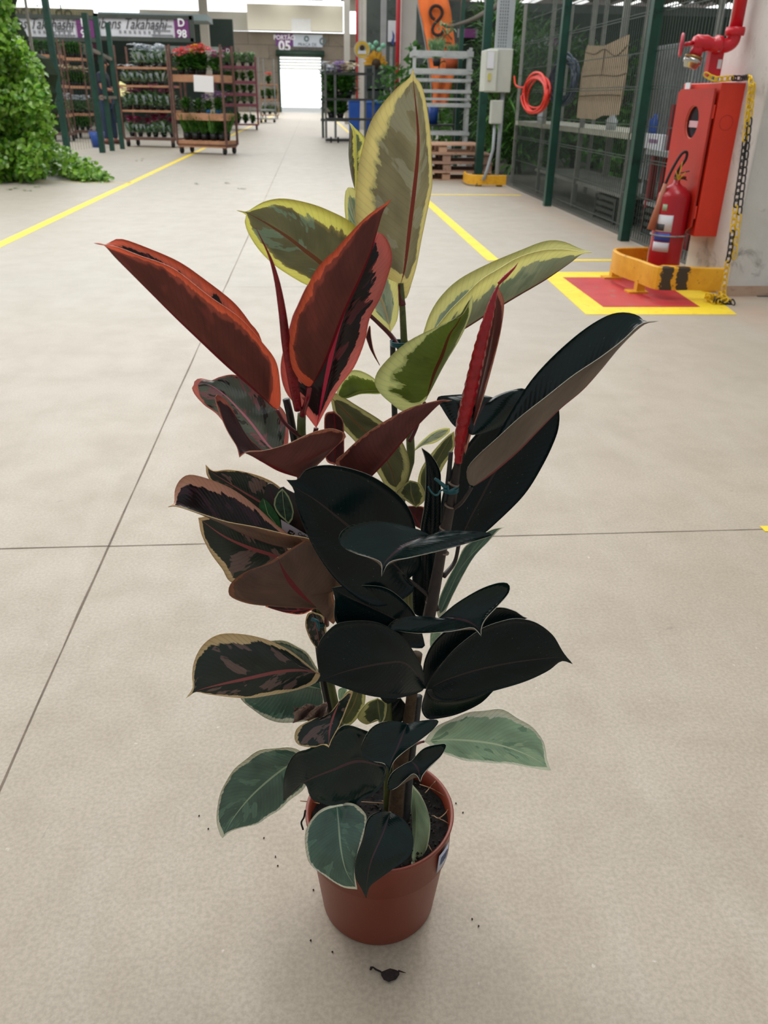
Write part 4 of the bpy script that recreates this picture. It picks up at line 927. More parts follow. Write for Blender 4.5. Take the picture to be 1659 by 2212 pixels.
for x, y in ((3.0, 6.75), (2.95, 7.9)):
    o = thing('floor_crate', 'dark slatted crate on the floor behind the fence, ' + ('near the right green post' if y < 7 else 'under the rack shelf'), 'crate', (x, y, 0)); mb = MB()
    for k in range(4): mb.box((x, y, .04+k*.055), (.4, .6, .03))
    for dx in (-.19, .19):
        for dy in (-.28, .28): mb.box((x+dx, y+dy, .11), (.03, .03, .22))
    mb.build('slats', mat('crate_dark', 0x3a3c38, .7), o)
tag(MB().box((2.9, 7.0, .5), (.03, .03, 1.0)).build('red_pole', rl), 'thin dark red pole standing behind the right green fence post', 'pole')
# plants, wall, awning behind the fence
for i, (px, Y, h, r, g, st) in enumerate(((1112, 15.4, 2.2, .4, gA, 'palm'), (1150, 16.2, 2.2, .4, gB, 'palm'), (1195, 15.0, 1.9, .4, gA, 'palm'), (1240, 13.9, 1.8, .6, gA, 'leaf'), (1290, 14.6, 1.7, .5, gA, 'palm'), (1335, 13.2, 1.7, .6, gA, 'leaf'), (1128, 13.4, .9, .3, gB, 'palm'), (1385, 12.2, 1.0, .4, gA, 'leaf'), (1080, 13.4, 2.2, .3, gA, 'palm'))):
    nm = ('dark upright palm just right of the meter box', 'mid-green tall palm behind the red hose', 'dark palm behind the blue hose', 'dark round bush behind the second green post', 'dark palm behind the cardboard sheet', 'dark round bush behind the right end of the rack', 'low green palm under the red hose', 'low dark bush behind the work table', 'narrow dark palm behind the conduits')[i]
    bush(px, Y, h, r, g, nm, 420, style=st)
struct(MB().box((9.6, 17.5, 1.25), (13.4, .2, 2.5)).build('wall_right_back', wash('dark_green_wall', (0x16241c, 0x243428, 0x30302a), .8, .9)))
struct(MB().box((8.6, 10.9, .002), (12, 12.6, .004)).build('floor_side', wash('dark_side_floor', (0x55534c, 0x66635b, 0x45433e), .8, .9)))
mb = MB(); x0, x1, ny = 3.6, 12.5, 120
for k in range(ny+1):
    x = x0+(x1-x0)*k/ny; z = .03*math.sin(k*PI/2)
    for (y, zz) in ((10.6, 2.95), (14.5, 2.42)): mb.v.append(Vector((x, y, zz+z)))
for k in range(ny): mb.f.append([2*k, 2*k+1, 2*k+3, 2*k+2]); mb.m.append(0)
q = mb.build('ceiling_awning', wash('weathered_corrugated', (0xb0a29a, 0x8c7c74, 0xd8d0cc), 1.2, .35), None, False); struct(q); q.modifiers.new('s', 'SOLIDIFY').thickness = .006
mb = MB(); k = 0
for Y in (9.6,):
    mb.box((6.4, Y, 2.62), (7, .06, .06)); mb.box((6.4, Y, 2.38), (7, .05, .05))
for x in (3.3, 5, 6.7, 8.4): mb.box((x, 9.6, 1.3), (.06, .06, 2.6)); mb.bar((x, 9.6, 2.6), (x+.4, 11, 2.9), .04)
struct(mb.build('ceiling_awning_frame', dm))
o, a, b = panel('stall_sign', 'dim purple stall plate in the dark behind the blue hose', 'sign', 1196, 67, 1217, 108, 17.3, purp); txt('number', 'I\nX', .15, mat('dim_letter', 0x9a86a0, .6), ((a.x+b.x)/2, 17.27, (a.z+b.z)/2+.08), o)
o, a, b = panel('stall_sign', 'dim grey panel with white spots behind the fence top', 'sign', 1118, 76, 1195, 108, 17.35, mat('dim_panel', 0x4a5654, .6))
for fx in (.25, .7): MB().lathe([(0, 0), (.12, 0), (.12, .02), (0, .02)], (a.x+(b.x-a.x)*fx, 17.33, (a.z+b.z)/2), seg=16, rot=rx).build('spot', mat('spot_pale', 0xa0a8a8, .6), o)
o, a, b = panel('stall_sign', 'dim purple and white stall sign right of the orange flag', 'sign', 990, 62, 1032, 82, 17.3, mat('sign_pale2', 0x8a8a94, .6)); MB().box((a.x+.22, 17.27, (a.z+b.z)/2), (.2, .04, a.z-b.z)).build('number_plate', purp, o)
br = thing('bare_branch', 'bare grey branch reaching across the orange flag', 'branch', at(1090, 5, 13)); Yb = 13.0
MB().tube(spline([at(1100, -2, Yb), at(1060, 20, Yb), at(1020, 42, Yb), at(990, 52, Yb), at(965, 58, Yb), at(955, 52, Yb)], 20), [.05-.0018*i for i in range(21)], seg=7).build('limb', mat('branch_grey', 0x6a665e, .9), br, True)
mb = MB()
for k in range(26): p = at(R_(946, 985), R_(44, 64), Yb); fleaf(mb, p, rdir(), (0, 0, 1), .08, .04)
mb.build('leaves', gC, br, True, False)

# ------------------------------------------------------------------ concrete pillar, hydrant, cabinet
pc_ = gz(1565, 640); PXl, PYf = pc_.x, pc_.y
pl = MB().box((PXl+.42, PYf+.3, 2.0), (.84, .6, 4.0)).build('wall_pillar', wash('painted_concrete', (0xc4c2be, 0xd8d6d2, 0x9a9894), 1.6, .8, .5)); struct(pl); bevel(pl, .012)
mb = MB().box((PXl+.42, PYf+.3, .03), (.844, .604, .06)); struct(mb.build('baseboard_pillar', wash('stained_foot', (0xb89a84, 0xc0a894, 0xa08470), 6, .9)))
struct(MB().box((PXl+.85+.6, PYf+.9, 1.6), (1.2, .1, 3.2)).build('wall_right', wash('grey_render', (0x8a8680, 0x97938c), 1, .9)))
cr = mat('cabinet_red', 0xdc3a24, .38, var=.04); cr_shaded = mat('cabinet_red_shaded', 0xb4281a, .42, var=.05)  # door red is darkened, the shading of that side put into its colour
yf = atx(1612, 178, PXl).y; xf = at(1558, 178, yf).x; yb = atx(1476, 182, xf).y; z1 = at(1558, 178, yf).z; z0 = at(1500, 511, yf).z
cab = thing('hydrant_cabinet', 'tall red fire hose cabinet with a round window on the pillar', 'cabinet', ((xf+PXl)/2, (yf+yb)/2, z0))
q = MB().box(((xf+PXl)/2+.004, (yf+yb)/2, (z0+z1)/2), (PXl-xf, yb-yf, z1-z0)).build('body', cr, cab); bevel(q, .004)
wc = atx(1499, 264, xf-.012); wr = (atx(1499, 229, xf).z-atx(1499, 302, xf).z)/2
def ringface(mb, c, r, hy0, hy1, hz0, hz1, x, m=0, seg=48):
    n = len(mb.v)
    def outer(t):
        dy, dz = math.cos(t), math.sin(t); k = 9
        for d, l in ((dy, hy1-c.y if dy > 0 else hy0-c.y), (dz, hz1-c.z if dz > 0 else hz0-c.z)):
            if abs(d) > 1e-6: k = min(k, l/d)
        return (x, c.y+dy*k, c.z+dz*k)
    for i in range(seg):
        t = 2*PI*i/seg+.001; mb.v.append(Vector((x, c.y+r*math.cos(t), c.z+r*math.sin(t)))); mb.v.append(Vector(outer(t)))
    for i in range(seg):
        j = (i+1) % seg; mb.f.append([n+2*i, n+2*i+1, n+2*j+1, n+2*j]); mb.m.append(m)
mb = MB(); g = .008; ringface(mb, wc, wr, yf+g, yb-g, z0+g*2, z1-.03, xf-.014); dr_ = mb.build('door', cr_shaded, cab); dr_.modifiers.new('s', 'SOLIDIFY').thickness = .012
P = [Vector((xf-.016, wc.y+wr*math.cos(2*PI*i/40), wc.z+wr*math.sin(2*PI*i/40))) for i in range(41)]
MB().tube(P, .006, seg=6).build('window_ring', mat('ring_salmon', 0xd8604a, .5), dr_, True)
gls = mat('dark_glazing', 0x30343a, .12, var=.05); MB().lathe([(0, 0), (wr, 0), (wr, .003), (0, .003)], Vector((xf-.004, wc.y, wc.z)), seg=40, rot=Matrix.Rotation(PI/2, 3, 'Y')).build('window_pane', gls, dr_)
MB().box((xf-.011, wc.y, wc.z-.01), (.006, wr*1.3, .035)).build('window_sticker', mat('sticker_pink', 0xd8a8b0, .5), dr_)
s1 = atx(1481, 198, xf-.018); MB().box((xf-.018, s1.y-.02, s1.z), (.004, .07, .095)).build('door_sticker', white, dr_); MB().box((xf-.0185, s1.y-.02, s1.z-.052), (.004, .07, .012)).build('door_sticker_band', mat('band_navy', 0x2c3050, .5), dr_)
for z in (z0+.1, z1-.18): MB().tube([(xf-.008, yf+.012, z), (xf-.008, yf+.012, z+.07)], .007, seg=8).build('hinge', cr, dr_)
k = at(1570, 252, yf-.001); MB().lathe([(.036, 0), (.038, .001), (.04, 0)], (xf+(PXl-xf)*.5, yf-.0006, z1-.2), seg=32, rot=rx).build('knockout_ring', cr_shaded, cab)
# valve assembly
hy = thing('hydrant_valve', 'red fire hydrant valve and pipe above the red cabinet', 'hydrant', at(1560, 160, yf)); Yv = yf+.09; rp = mat('hydrant_red', 0xc81c2c, .3, var=.04)
def V_(x, y, Y=None): return at(x, y, Y or Yv)
top = V_(1588, 68); MB().tube([(top.x, Yv, 3.6), (top.x, Yv, top.z)], .034, seg=20).build('riser', rp, hy, True)
fm_ = MB(); fm_.lathe([(0, -.02), (.05, -.02), (.052, 0), (.05, .02), (0, .02)], top, seg=20); fm_.build('flange', rp, hy, True)
MB().tube(spline([top, V_(1583, 88), V_(1570, 98), V_(1552, 99)], 14), .036, seg=18).build('elbow', rp, hy, True)
vb = MB(); pts = [V_(1556, 98), V_(1546, 97), V_(1540, 97), V_(1532, 95), V_(1524, 94), V_(1516, 92), V_(1506, 92), V_(1498, 92)]
vb.tube(pts, [.046, .048, .036, .034, .042, .036, .040, .030], seg=20); vb.tube([V_(1512, 96), V_(1506, 108), V_(1500, 122)], [.03, .032, .034], seg=18); vb.build('valve_body', rp, hy, True)
a, b = V_(1499, 121), V_(1490, 147); d = (b-a); MB().tube([a, a+d*.25], .048, seg=24).build('brass_collar', mat('brass', 0x9a7c4a, .35, .8), hy, True); MB().tube([a+d*.25, a+d*.6, a+d*.62, a+d], [.05, .05, .044, .036], seg=24).build('storz_cap', mat('chrome', 0xb8b8b4, .22, .9), hy, True)
MB().tube([V_(1497, 92), V_(1480, 97)], .011, seg=10).build('spindle', rp, hy, True)
c = V_(1472, 97); hw = MB(); rot = Matrix.Rotation(-.35, 3, 'Z')@Matrix.Rotation(PI/2, 3, 'Y')
hw.tube([c+rot@Vector((.05*math.cos(2*PI*i/24), .05*math.sin(2*PI*i/24), 0)) for i in range(25)], .0085, seg=8)
for i in range(5): hw.tube([c, c+rot@Vector((.05*math.cos(2*PI*i/5), .05*math.sin(2*PI*i/5), 0))], .006, seg=6)
hw.build('handwheel', mat('wheel_pink_red', 0xc8384c, .4), hy, True)
q = V_(1546, 134); MB().box((q.x, Yv+.02, q.z), (.075, .05, .14)).build('bracket', mat('bracket_red', 0xc82030, .5), hy); MB().box((q.x+.02, Yv-.008, q.z-.01), (.022, .004, .045)).build('bracket_label', white, hy)
MB().tube([V_(1552, 85, Yv-.03), V_(1552, 112, Yv-.03)], .007, seg=8).build('clamp_bolt', galv, hy)
# ------------------------------------------------------------------ extinguisher
ec = gz(1428, 610); Ye = 4.98; ex = at(1434, 560, Ye).x; r = .062*1.25
e0 = .04; zs_ = at(1434, 425, Ye).z; zt_ = at(1434, 412, Ye).z
fe = thing('fire_extinguisher', 'red fire extinguisher standing inside the yellow guard', 'fire extinguisher', (ex, Ye, e0))
er = mat('extinguisher_red', 0xa81422, .28, var=.04); c = Vector((ex, Ye, 0))
r = (at(1470, 470, Ye).x-at(1403, 470, Ye).x)/2
MB().lathe([(0, e0), (r*.97, e0), (r, e0+.02), (r, zs_), (r*.93, zs_+.02), (r*.65, zs_+.05), (r*.3, zt_+.035), (.018, zt_+.045), (.018, zt_+.06), (0, zt_+.06)], c, seg=40).build('cylinder', er, fe, True)
MB().lathe([(0, 0), (r*1.02, 0), (r*1.02, .035), (0, .035)], c+Vector((0, 0, e0-.035)), seg=32).build('base_ring', rub, fe, True)
zv = zt_+.06; mt = mat('valve_brass', 0x8a7048, .35, .8); vm = MB(); vm.tube([c+Vector((0, 0, zv-.02)), c+Vector((0, 0, zv+.03))], .014, seg=12); vm.tube([c+Vector((-.02, 0, zv+.012)), c+Vector((.05, 0, zv+.012))], .009, seg=8); vm.build('valve', mt, fe, True)
MB().bar(c+Vector((-.02, 0, zv+.032)), c+Vector((.06, -.01, zv+.05)), .016, .006).bar(c+Vector((-.01, 0, zv+.02)), c+Vector((.055, -.01, zv+.0)), .014, .006).build('lever', mat('lever_dark', 0x2a2422, .4), fe)
hp_ = [c+Vector((-.015, 0, zv+.012)), c+Vector((.0, -.0, zv+.06)), c+Vector((.03, 0, zv+.11)), c+Vector((.03, 0, zv+.15)), c+Vector((.0, 0, zv+.14)), c+Vector((-.04, 0, zv+.06)), c+Vector((-.07, 0, zv-.03))]
MB().tube(spline(hp_, 40), .0085, seg=8).build('hose', rub, fe, True)
a = at(1414, 392, Ye); b = at(1400, 495, Ye); MB().tube([Vector((c.x-.075, Ye-.02, zv-.02)), Vector((b.x+.01, Ye-.02, b.z))], [.013, .024], seg=14).build('nozzle', mat('nozzle_tan', 0xa86850, .6), fe, True)
tt = MB(); 
for a_ in ((-.03, .05), (.03, .045), (.0, .1)): tt.tube([c+Vector((0, -.016, zv)), c+Vector((a_[0], -.03, zv+a_[1]))], .003, seg=5)
tt.build('seal_tag', mat('seal_yellow', 0xd8b020, .5), fe)
def arcpatch(c, r, t0, t1, z0, z1, nm, m, o):
    mb = MB(); n = 10
    for i in range(n+1):
        t = t0+(t1-t0)*i/n
        for z in (z0, z1):
            for q in (r, r+.0012): mb.v.append(c+Vector((q*math.cos(t), q*math.sin(t), z)))
    for i in range(n):
        k = 4*i
        for a, b in ((1, 3), (3, 2), (2, 0), (0, 1)): mb.f.append([k+a, k+b, k+4+b, k+4+a]); mb.m.append(0)
    mb.f.append([0, 1, 3, 2]); mb.f.append([4*n, 4*n+1, 4*n+3, 4*n+2]); mb.m += [0, 0]
    return mb.build(nm, m, o, True)
def ze(y): return at(1420, y, Ye-r*.6).z
t0, t1 = PI*1.08, PI*1.42
arcpatch(c, r, t0, t1, ze(500), ze(464), 'label', white, fe); arcpatch(c, r+.001, t0+.1, t1-.45, ze(498), ze(484), 'label_print', ink, fe)
arcpatch(c, r, t0, t1, ze(521), ze(503), 'blue_label', mat('label_blue', 0x2c50b0, .5), fe); arcpatch(c, r, t0, t1, ze(543), ze(523), 'lower_label', white, fe); arcpatch(c, r, t0+.3, t0+.6, ze(455), ze(441), 'round_label', mat('label_sage', 0x9ab090, .5), fe)
zr = ze(509); MB().tube([c+Vector(((r+.006)*math.cos(2*PI*i/36), (r+.006)*math.sin(2*PI*i/36), zr)) for i in range(37)], .005, seg=6).build('holder_ring', galv, fe, True)
# ------------------------------------------------------------------ big yellow guard
zt = .185; F = [gz(x, y, zt) for x, y in ((1564, 579), (1500, 577), (1445, 577), (1418, 574), (1385, 562), (1345, 549), (1330, 541), (1330, 537), (1345, 535), (1400, 534))]
zb = zt-(F[1].y and (at(1500, 577, F[1].y).z-at(1500, 626, F[1].y).z))
G1 = thing('steel_guard', 'big yellow and black steel guard in front of the pillar and extinguisher', 'guard', (F[3].x, F[3].y, 0))
bm_ = worn_yellow('worn_yellow_big', ((at(1427, 600, F[2].y).x, at(1450, 600, F[2].y).x, F[2].y+.06), (at(1460, 600, F[2].y).x, at(1485, 600, F[2].y).x, F[2].y+.05)))
ribbon([(p.x, p.y) for p in F], zb, zt, .022).build('band', bm_, G1)
MB().prism([Vector((p.x, p.y, zt-.014)) for p in (F[1], F[2], F[3])] + [Vector((F[3].x+.06, F[3].y+.05, zt-.014)), Vector((F[1].x, F[1].y+.05, zt-.014))], (0, 0, .01)).build('top_lip', bm_, G1)
for x, y in ((1327, 601), (1381, 632), (1541, 628)):
    p = gz(x, y); q = MB(); q.box((p.x, p.y+.01, (zb+.02)/2), (.05, .05, zb+.02)); q.box((p.x-.02, p.y, .006), (.12, .08, .012)); q.build('foot', bm_, G1)
# ------------------------------------------------------------------ chain
ch = thing('plastic_chain', 'yellow and black plastic chain draped down the pillar corner', 'chain', (PXl, PYf-.02, 0))
cy_, ck_ = mat('chain_yellow', 0xe8c01c, .4, var=.04), mat('chain_black', 0x18181a, .4)
def link(p, d, up, m):
    d = d.normalized(); s = d.cross(up).normalized(); P = []; l, w = .022, .0115
    for i in range(17):
        t = 2*PI*i/16; P.append(p+d*((l-w)*(1 if math.cos(t) > .01 else -1 if math.cos(t) < -.01 else 0)+w*math.cos(t))+s*w*math.sin(t))
    MB().tube(P, .0042, seg=6, cap=False).build('link', m, ch, True)
path = spline([at(1523, 160, yf+.02), at(1545, 171, yf-.012), at(1575, 169, yf-.012), at(1600, 169, yf-.0), at(1622, 172, PYf-.012), at(1617, 230, PYf-.012), at(1606, 330, PYf-.012), at(1590, 440, PYf-.012), at(1577, 540, PYf-.012), at(1566, 600, PYf-.012), at(1562, 655, PYf-.03)], 50)
for i in range(50):
    p = (path[i]+path[i+1])/2; d = path[i+1]-path[i]; yel_ = i < 5 or 12 < i < 24 or 33 < i < 38 or i > 42
    link(p, d, Vector((0, 1, 0)) if i % 2 else Vector((1, 1, .2)), cy_ if yel_ else ck_)
b = gz(1556, 656)
for i in range(26): link(b+Vector((R_(-.07, .06), R_(-.03, .04), R_(.006, .04))), rdir(), rdir(), cy_ if i % 5 else ck_)
path2 = spline([at(1627, 180, PYf-.015), at(1612, 330, PYf-.02), at(1596, 470, PYf-.02), at(1585, 560, PYf-.02)], 22)
for i in range(22):
    link((path2[i]+path2[i+1])/2, path2[i+1]-path2[i], Vector((0, 1, 0)) if i % 2 else Vector((1, 1, .2)), ck_ if 3 < i < 16 else cy_)
# ------------------------------------------------------------------ potted rubber plants
PX, PY_, PZ = .0694, .7625, .1672
plant = thing('potted_rubber_plant', 'tall potted plant of three rubber figs with red, yellow and near-black leaves on the floor', 'potted plant', (PX, PY_, 0))
Y0 = PY_
RG = dict(A=(200, 400, 3.7705), B=(500, 400, 4.0975), C=(700, 130, 3.4033), D=(780, 500, 2.5136), E=(360, 780, 3.0722), F=(700, 860, 2.9625), G=(380, 1250, 2.6758), H=(760, 1250, 3.0722), P=(0, 0, 1.0))
def px_(reg, q): ox, oy, s = RG[reg]; return (ox+q[0]/s, oy+q[1]/s)
# materials: inner, margin ... one top and one underside per kind of leaf
K = {}
def kind(n, top, und, rim): K[n] = (top, und, rim)
def rimm(n, c): return mat('leaf_rim_'+n, c, .5, var=.05)
kind('ruby', leafmat('ruby_top', 0x100e12, 0xff8464, .20, .6, rib=0xb0243c, vein=.1, rough=.25, trans=0.5, patch=0x6a3038, pamt=.0),
     leafmat('ruby_under', 0x844034, 0xff7850, .12, .30, rib=0x780c18, vein=.16, rough=.5, trans=0.5), rimm('ruby', 0xf0a088))
kind('rubyC', leafmat('rubyc_top', 0x0e0e12, 0xff8c80, .36, .75, rib=0xc42a50, vein=.1, rough=.16, trans=0.4, patch=0x56242f, pamt=.1),
     leafmat('rubyc_under', 0x8a4438, 0xf46c5c, .12, .4, rib=0xa01824, vein=.18, rough=.5, trans=0.5), rimm('rubyc', 0xf0a898))
kind('rubyM', leafmat('rubym_top', 0x5c7468, 0xf89488, .12, .3, .7, spec=1.0, patch=0x9a6e78, pamt=.22, rib=0xe8a0b8, vein=.15, rough=.16, trans=0.3, patch2=0x222c2c),
     leafmat('rubym_under', 0x6e4c42, 0xe07a68, .06, .2, rib=0x9c1c28, vein=.15, rough=.5, trans=0.4), rimm('rubym', 0xf0b0a8))
kind('rubyO', leafmat('rubyo_top', 0x1e2c28, 0xf8dca4, .13, .35, patch=0x74605c, pamt=.2, rib=0x9a5454, vein=.2, rough=.25, trans=0.25, patch2=0x22302a),
     leafmat('rubyo_under', 0x664a3c, 0x9a6448, .06, .25, rib=0x701620, vein=.15, rough=.5, trans=0.35), rimm('rubyo', 0xe8c488))
kind('rubyD', leafmat('rubyd_top', 0x1c161a, 0xf8b698, .22, .5, rib=0x463238, vein=.15, rough=.2, trans=0.3, patch=0x3a2430, pamt=.2),
     leafmat('rubyd_under', 0x624432, 0xa87858, .05, .2, rib=0x701620, vein=.15, rough=.5, trans=0.35), rimm('rubyd', 0xf0d898))
kind('maroon', leafmat('maroon_top', 0x34161a, 0xc06a5c, .08, .3, rib=0x7a1820, vein=.2, rough=.4, trans=0.35),
     leafmat('maroon_under', 0x743e38, 0xe09478, .08, .26, rib=0x7c1820, vein=.25, rough=.42, trans=0.45), rimm('maroon', 0xe8b898))
kind('yel', leafmat('yel_top', 0x9cb4a4, 0xf4f4b0, .32, .5, rib=0xd8d8a0, vein=.12, rough=.3, trans=0.55, patch=0x6c8c7c, pamt=.15),
     leafmat('yel_under', 0x8c8462, 0xfaf090, .34, .62, rib=0x5a1810, vein=.14, rough=.42, trans=0.55, patch=0x8a8a68, pamt=.3), rimm('yel', 0xf8f4a0))
kind('yelL', leafmat('yell_top', 0x6e8868, 0xf0f090, .3, .5, rib=0xc8c890, vein=.12, rough=.35, trans=0.55),
     leafmat('yell_under', 0x6a5a3c, 0xfff878, .25, .42, rib=0x4c1c10, vein=.1, rough=.28, trans=0.55, patch=0x7c8870, pamt=.2), rimm('yell', 0xf8f48c))
kind('tall', leafmat('tall_top', 0x6a7a50, 0xe0d884, .3, .5, rib=0xc8c890, vein=.12, rough=.35, trans=0.55),
     leafmat('tall_under', 0xa08a6e, 0xffeca0, .34, .5, rib=0x5a0c08, vein=.14, rough=.26, trans=0.55, patch=0xb8a894, pamt=.3), rimm('tall', 0xf8e8a4))
kind('green', leafmat('green_top', 0x5a6c24, 0xd8dc90, .25, .5, rib=0x8a9a50, vein=.12, rough=.35, trans=0.55),
     leafmat('green_under', 0x5a6828, 0xe8eca0, .3, .6, rib=0x4c140c, vein=.14, rough=.4, trans=0.55, patch=0x5c6c28, pamt=.3), rimm('green', 0xe8e8b0))
kind('olive', leafmat('olive_top', 0x4c5a38, 0xc8c480, .28, .5, rib=0x8a8a50, vein=.15, rough=.4, trans=0.5),
     leafmat('olive_under', 0x564e36, 0xc0b878, .32, .5, rib=0x5a3020, vein=.15, rough=.45, trans=0.5), rimm('olive', 0xd8d498))
kind('cream', leafmat('cream_top', 0x46685a, 0xf4f4d8, .085, .2, .55, patch=0x5c8470, pamt=.14, rib=0xa4bc9c, vein=.25, rough=.2, spec=.9, trans=0.2),
     leafmat('cream_under', 0x5a6c50, 0xd0d0a8, .08, .2, rib=0x8a9a70, vein=.2, rough=.45, trans=0.3), rimm('cream', 0xe8e8c4))
kind('pale', leafmat('pale_top', 0x9cc0a4, 0xfcfff0, .14, .3, .7, spec=.8, patch=0xb0d0b0, pamt=.2, rib=0xd4e8cc, vein=.2, rough=.25, trans=0.4, patch2=0x749c84),
     leafmat('pale_under', 0x8a9c78, 0xe0e8c0, .08, .2, rib=0x9aa880, vein=.15, rough=.45, trans=0.4), rimm('pale', 0xf4fae8))
kind('black', leafmat('black_top', 0x05181a, 0x0a1211, 0, .2, .5, rib=0x342c2c, vein=.25, rough=.24, trans=0, speck=.3, spec=.22),
     leafmat('black_under', 0x2c2219, 0x28221a, 0, .2, rib=0x2a1416, vein=.25, rough=.5, trans=.0), rimm('black', 0x8a8c7c))
kind('blackS', leafmat('blacks_top', 0x0a2220, 0x0a1211, 0, .2, .6, rib=0x4a3038, vein=.25, rough=.2, trans=0, speck=.2, spec=.35),
     leafmat('blacks_under', 0x65574a, 0x4a3e32, 0, .2, rib=0x7a1c26, vein=.08, rough=.55, trans=.0), rimm('blacks', 0xd8d4c4))

def leaf(name, reg, kd, mid, L, R, dm=(0, 0, 0), dl=.0, dr=.0, cup=.10, n=34, m=6, wave=.0, label=None, drip=.15, pet=None, prad=3.2, pm=None):
    M = [at(*px_(reg, q), 1.0) for q in ()]
    def dep(t):
        a, b, c = dm
        return a*(1-t)*(1-2*t) + 4*b*t*(1-t) + c*t*(2*t-1)
    def curve(P, bump):
        S = spline([Vector((*px_(reg, q), 0)) for q in P], n); out = []
        for i, s in enumerate(S):
            t = i/n; out.append(at(s.x, s.y, Y0+dep(t)+bump*math.sin(PI*min(1, max(0, t)))**.8))
        return out
    Mm = curve(mid, 0); LL = curve([mid[0]]+L+[mid[-1]], dl); RR = curve([mid[0]]+R+[mid[-1]], dr)
    ph = R_(0, 6); rows = []
    for i in range(n+1):
        T = (Mm[min(i+1, n)]-Mm[max(i-1, 0)]).normalized(); row_ = []
        for side, E in ((-1, LL[i]), (1, RR[i])):
            d = E-Mm[i]; w = d.length
            nn = (d.cross(T) if side > 0 else (-d).cross(T)); nn = nn.normalized() if nn.length > 1e-9 else Vector((0, -1, 0))
            pts = []
            for k in range(1, m+1):
                f = k/m; p = Mm[i]+d*f - nn*cup*w*4*f*(1-f)
                p = p + nn*wave*w*math.sin(i*.75+f*2+ph+side)*f
                pts.append((p, side*f))
            row_.append(pts)
        rows.append([x for x in row_[0][::-1]] + [(Mm[i], 0.0)] + row_[1])
    cols = 2*m+1; mb = MB(); mb.uv = []
    P = [[r[j][0] for j in range(cols)] for r in rows]
    NN = []
    for i in range(n+1):
        a = []
        for j in range(cols):
            du = P[min(i+1, n)][j]-P[max(i-1, 0)][j]; dv = P[i][min(j+1, cols-1)]-P[i][max(j-1, 0)]
            q = dv.cross(du); a.append(q.normalized() if q.length > 1e-12 else Vector((0, -1, 0)))
        NN.append(a)
    th = .00032
    for s in (1, -1):
        for i in range(n+1):
            for j in range(cols):
                vv = rows[i][j][1]; mb.v.append(P[i][j]+NN[i][j]*th*s*(1+1.6*max(0, 1-abs(vv)*6)*(1-i/n*.7))); mb.uv.append((i/n, vv*.5+.5))
    S = (n+1)*cols
    for i in range(n):
        for j in range(cols-1):
            a = i*cols+j; q = [a, a+1, a+cols+1, a+cols]
            mb.f.append(q); mb.m.append(0); mb.f.append([S+x for x in q[::-1]]); mb.m.append(1)
    bd = [(i, 0) for i in range(n+1)] + [(n, j) for j in range(1, cols)] + [(i, cols-1) for i in range(n-1, -1, -1)] + [(0, j) for j in range(cols-2, 0, -1)]
    for x in range(len(bd)):
        a = bd[x][0]*cols+bd[x][1]; y = bd[(x+1) % len(bd)]; b = y[0]*cols+y[1]
        mb.f.append([b, a, a+S, b+S]); mb.m.append(2)
    o = mb.build('leaf', list(K[kd]), plant, True, fix=False)
    if label: o['label'] = label
    if pet: petiole(reg, pet, prad, pm or pet_red, o, dep(0))
    return o
pet_red = mat('petiole_red', 0x5c1c20, .4, var=.15, scale=60); pet_crim = mat('petiole_crimson', 0x8a1424, .35, var=.1, scale=60); pet_dark = mat('petiole_dark', 0x2c2220, .5, var=.15, scale=60); pet_green = mat('petiole_green', 0x7a8450, .45, var=.15, scale=60)
def tubepx(name, reg, pts, rad, m, parent, seg=12, n=24, label=None):
    """pts (x, y, d) in picture measure; rad in px of the full picture"""
    Q = spline([Vector((*px_(reg, p[:2]), p[2])) for p in pts], n); W3 = [at(q.x, q.y, Y0+q.z) for q in Q]
    rr = []
    for i, w in enumerate(W3):
        t = i/n*(len(rad)-1); a = int(min(t, len(rad)-2)); r = rad[a]+(rad[a+1]-rad[a])*(t-a)
        dep = -(MR.transposed() @ (w-Vector((0, 0, CAMH)))).z; rr.append(r*dep/F_)
    o = MB().tube(W3, rr, seg=seg).build(name, m, parent, True)
    if label: o['label'] = label
    return o
def petiole(reg, pts, r, m, o, d0):
    k = len(pts); P = [(p[0], p[1], p[2] if len(p) > 2 else d0) for p in pts]
    return tubepx('petiole', reg, P, [r*.9, r*.85, r, r*1.2], m, o, 10, 14)

# --- pot, soil
tc_m = wash('terracotta_plastic', (0x7a3420, 0x843a26), 3, .42, .02)
c = Vector((PX, PY_, 0)); rb, rt, h = .0776, .0977, PZ
MB().lathe([(0, .004), (rb-.012, .004), (rb-.008, 0), (rb-.002, .0), (rb, .004), (rb+.0125, .112), (rb+.0135, .1135), (rb+.0165, .1145), (rt-.0025, h-.006), (rt-.0005, h-.003), (rt, h), (rt-.002, h+.0012), (rt-.0045, h), (rt-.006, h-.02), (rb+.010, .1), (rb+.006, .08)], c, seg=96).build('pot', tc_m, plant, True)
soil_m = wash('potting_soil', (0x0d0a08, 0x1c1512, 0x2c201a), 60, .95, 1.0)
mb = MB(); rs = rt-.0068; NR, NS = 16, 60
for i in range(NR+1):
    for k in range(NS):
        r = rs*i/NR; t = 2*PI*k/NS; x, y = r*math.cos(t), r*math.sin(t)
        z = h-.022+.007*noise.noise(Vector((x*40, y*40, 1)))+.004*noise.noise(Vector((x*120, y*120, 5))); mb.v.append(c+Vector((x, y, z)))
for i in range(NR):
    for k in range(NS): k2 = (k+1) % NS; mb.f.append([i*NS+k, i*NS+k2, (i+1)*NS+k2, (i+1)*NS+k]); mb.m.append(0)
soil = mb.build('soil', soil_m, plant, True)
cm = MB()
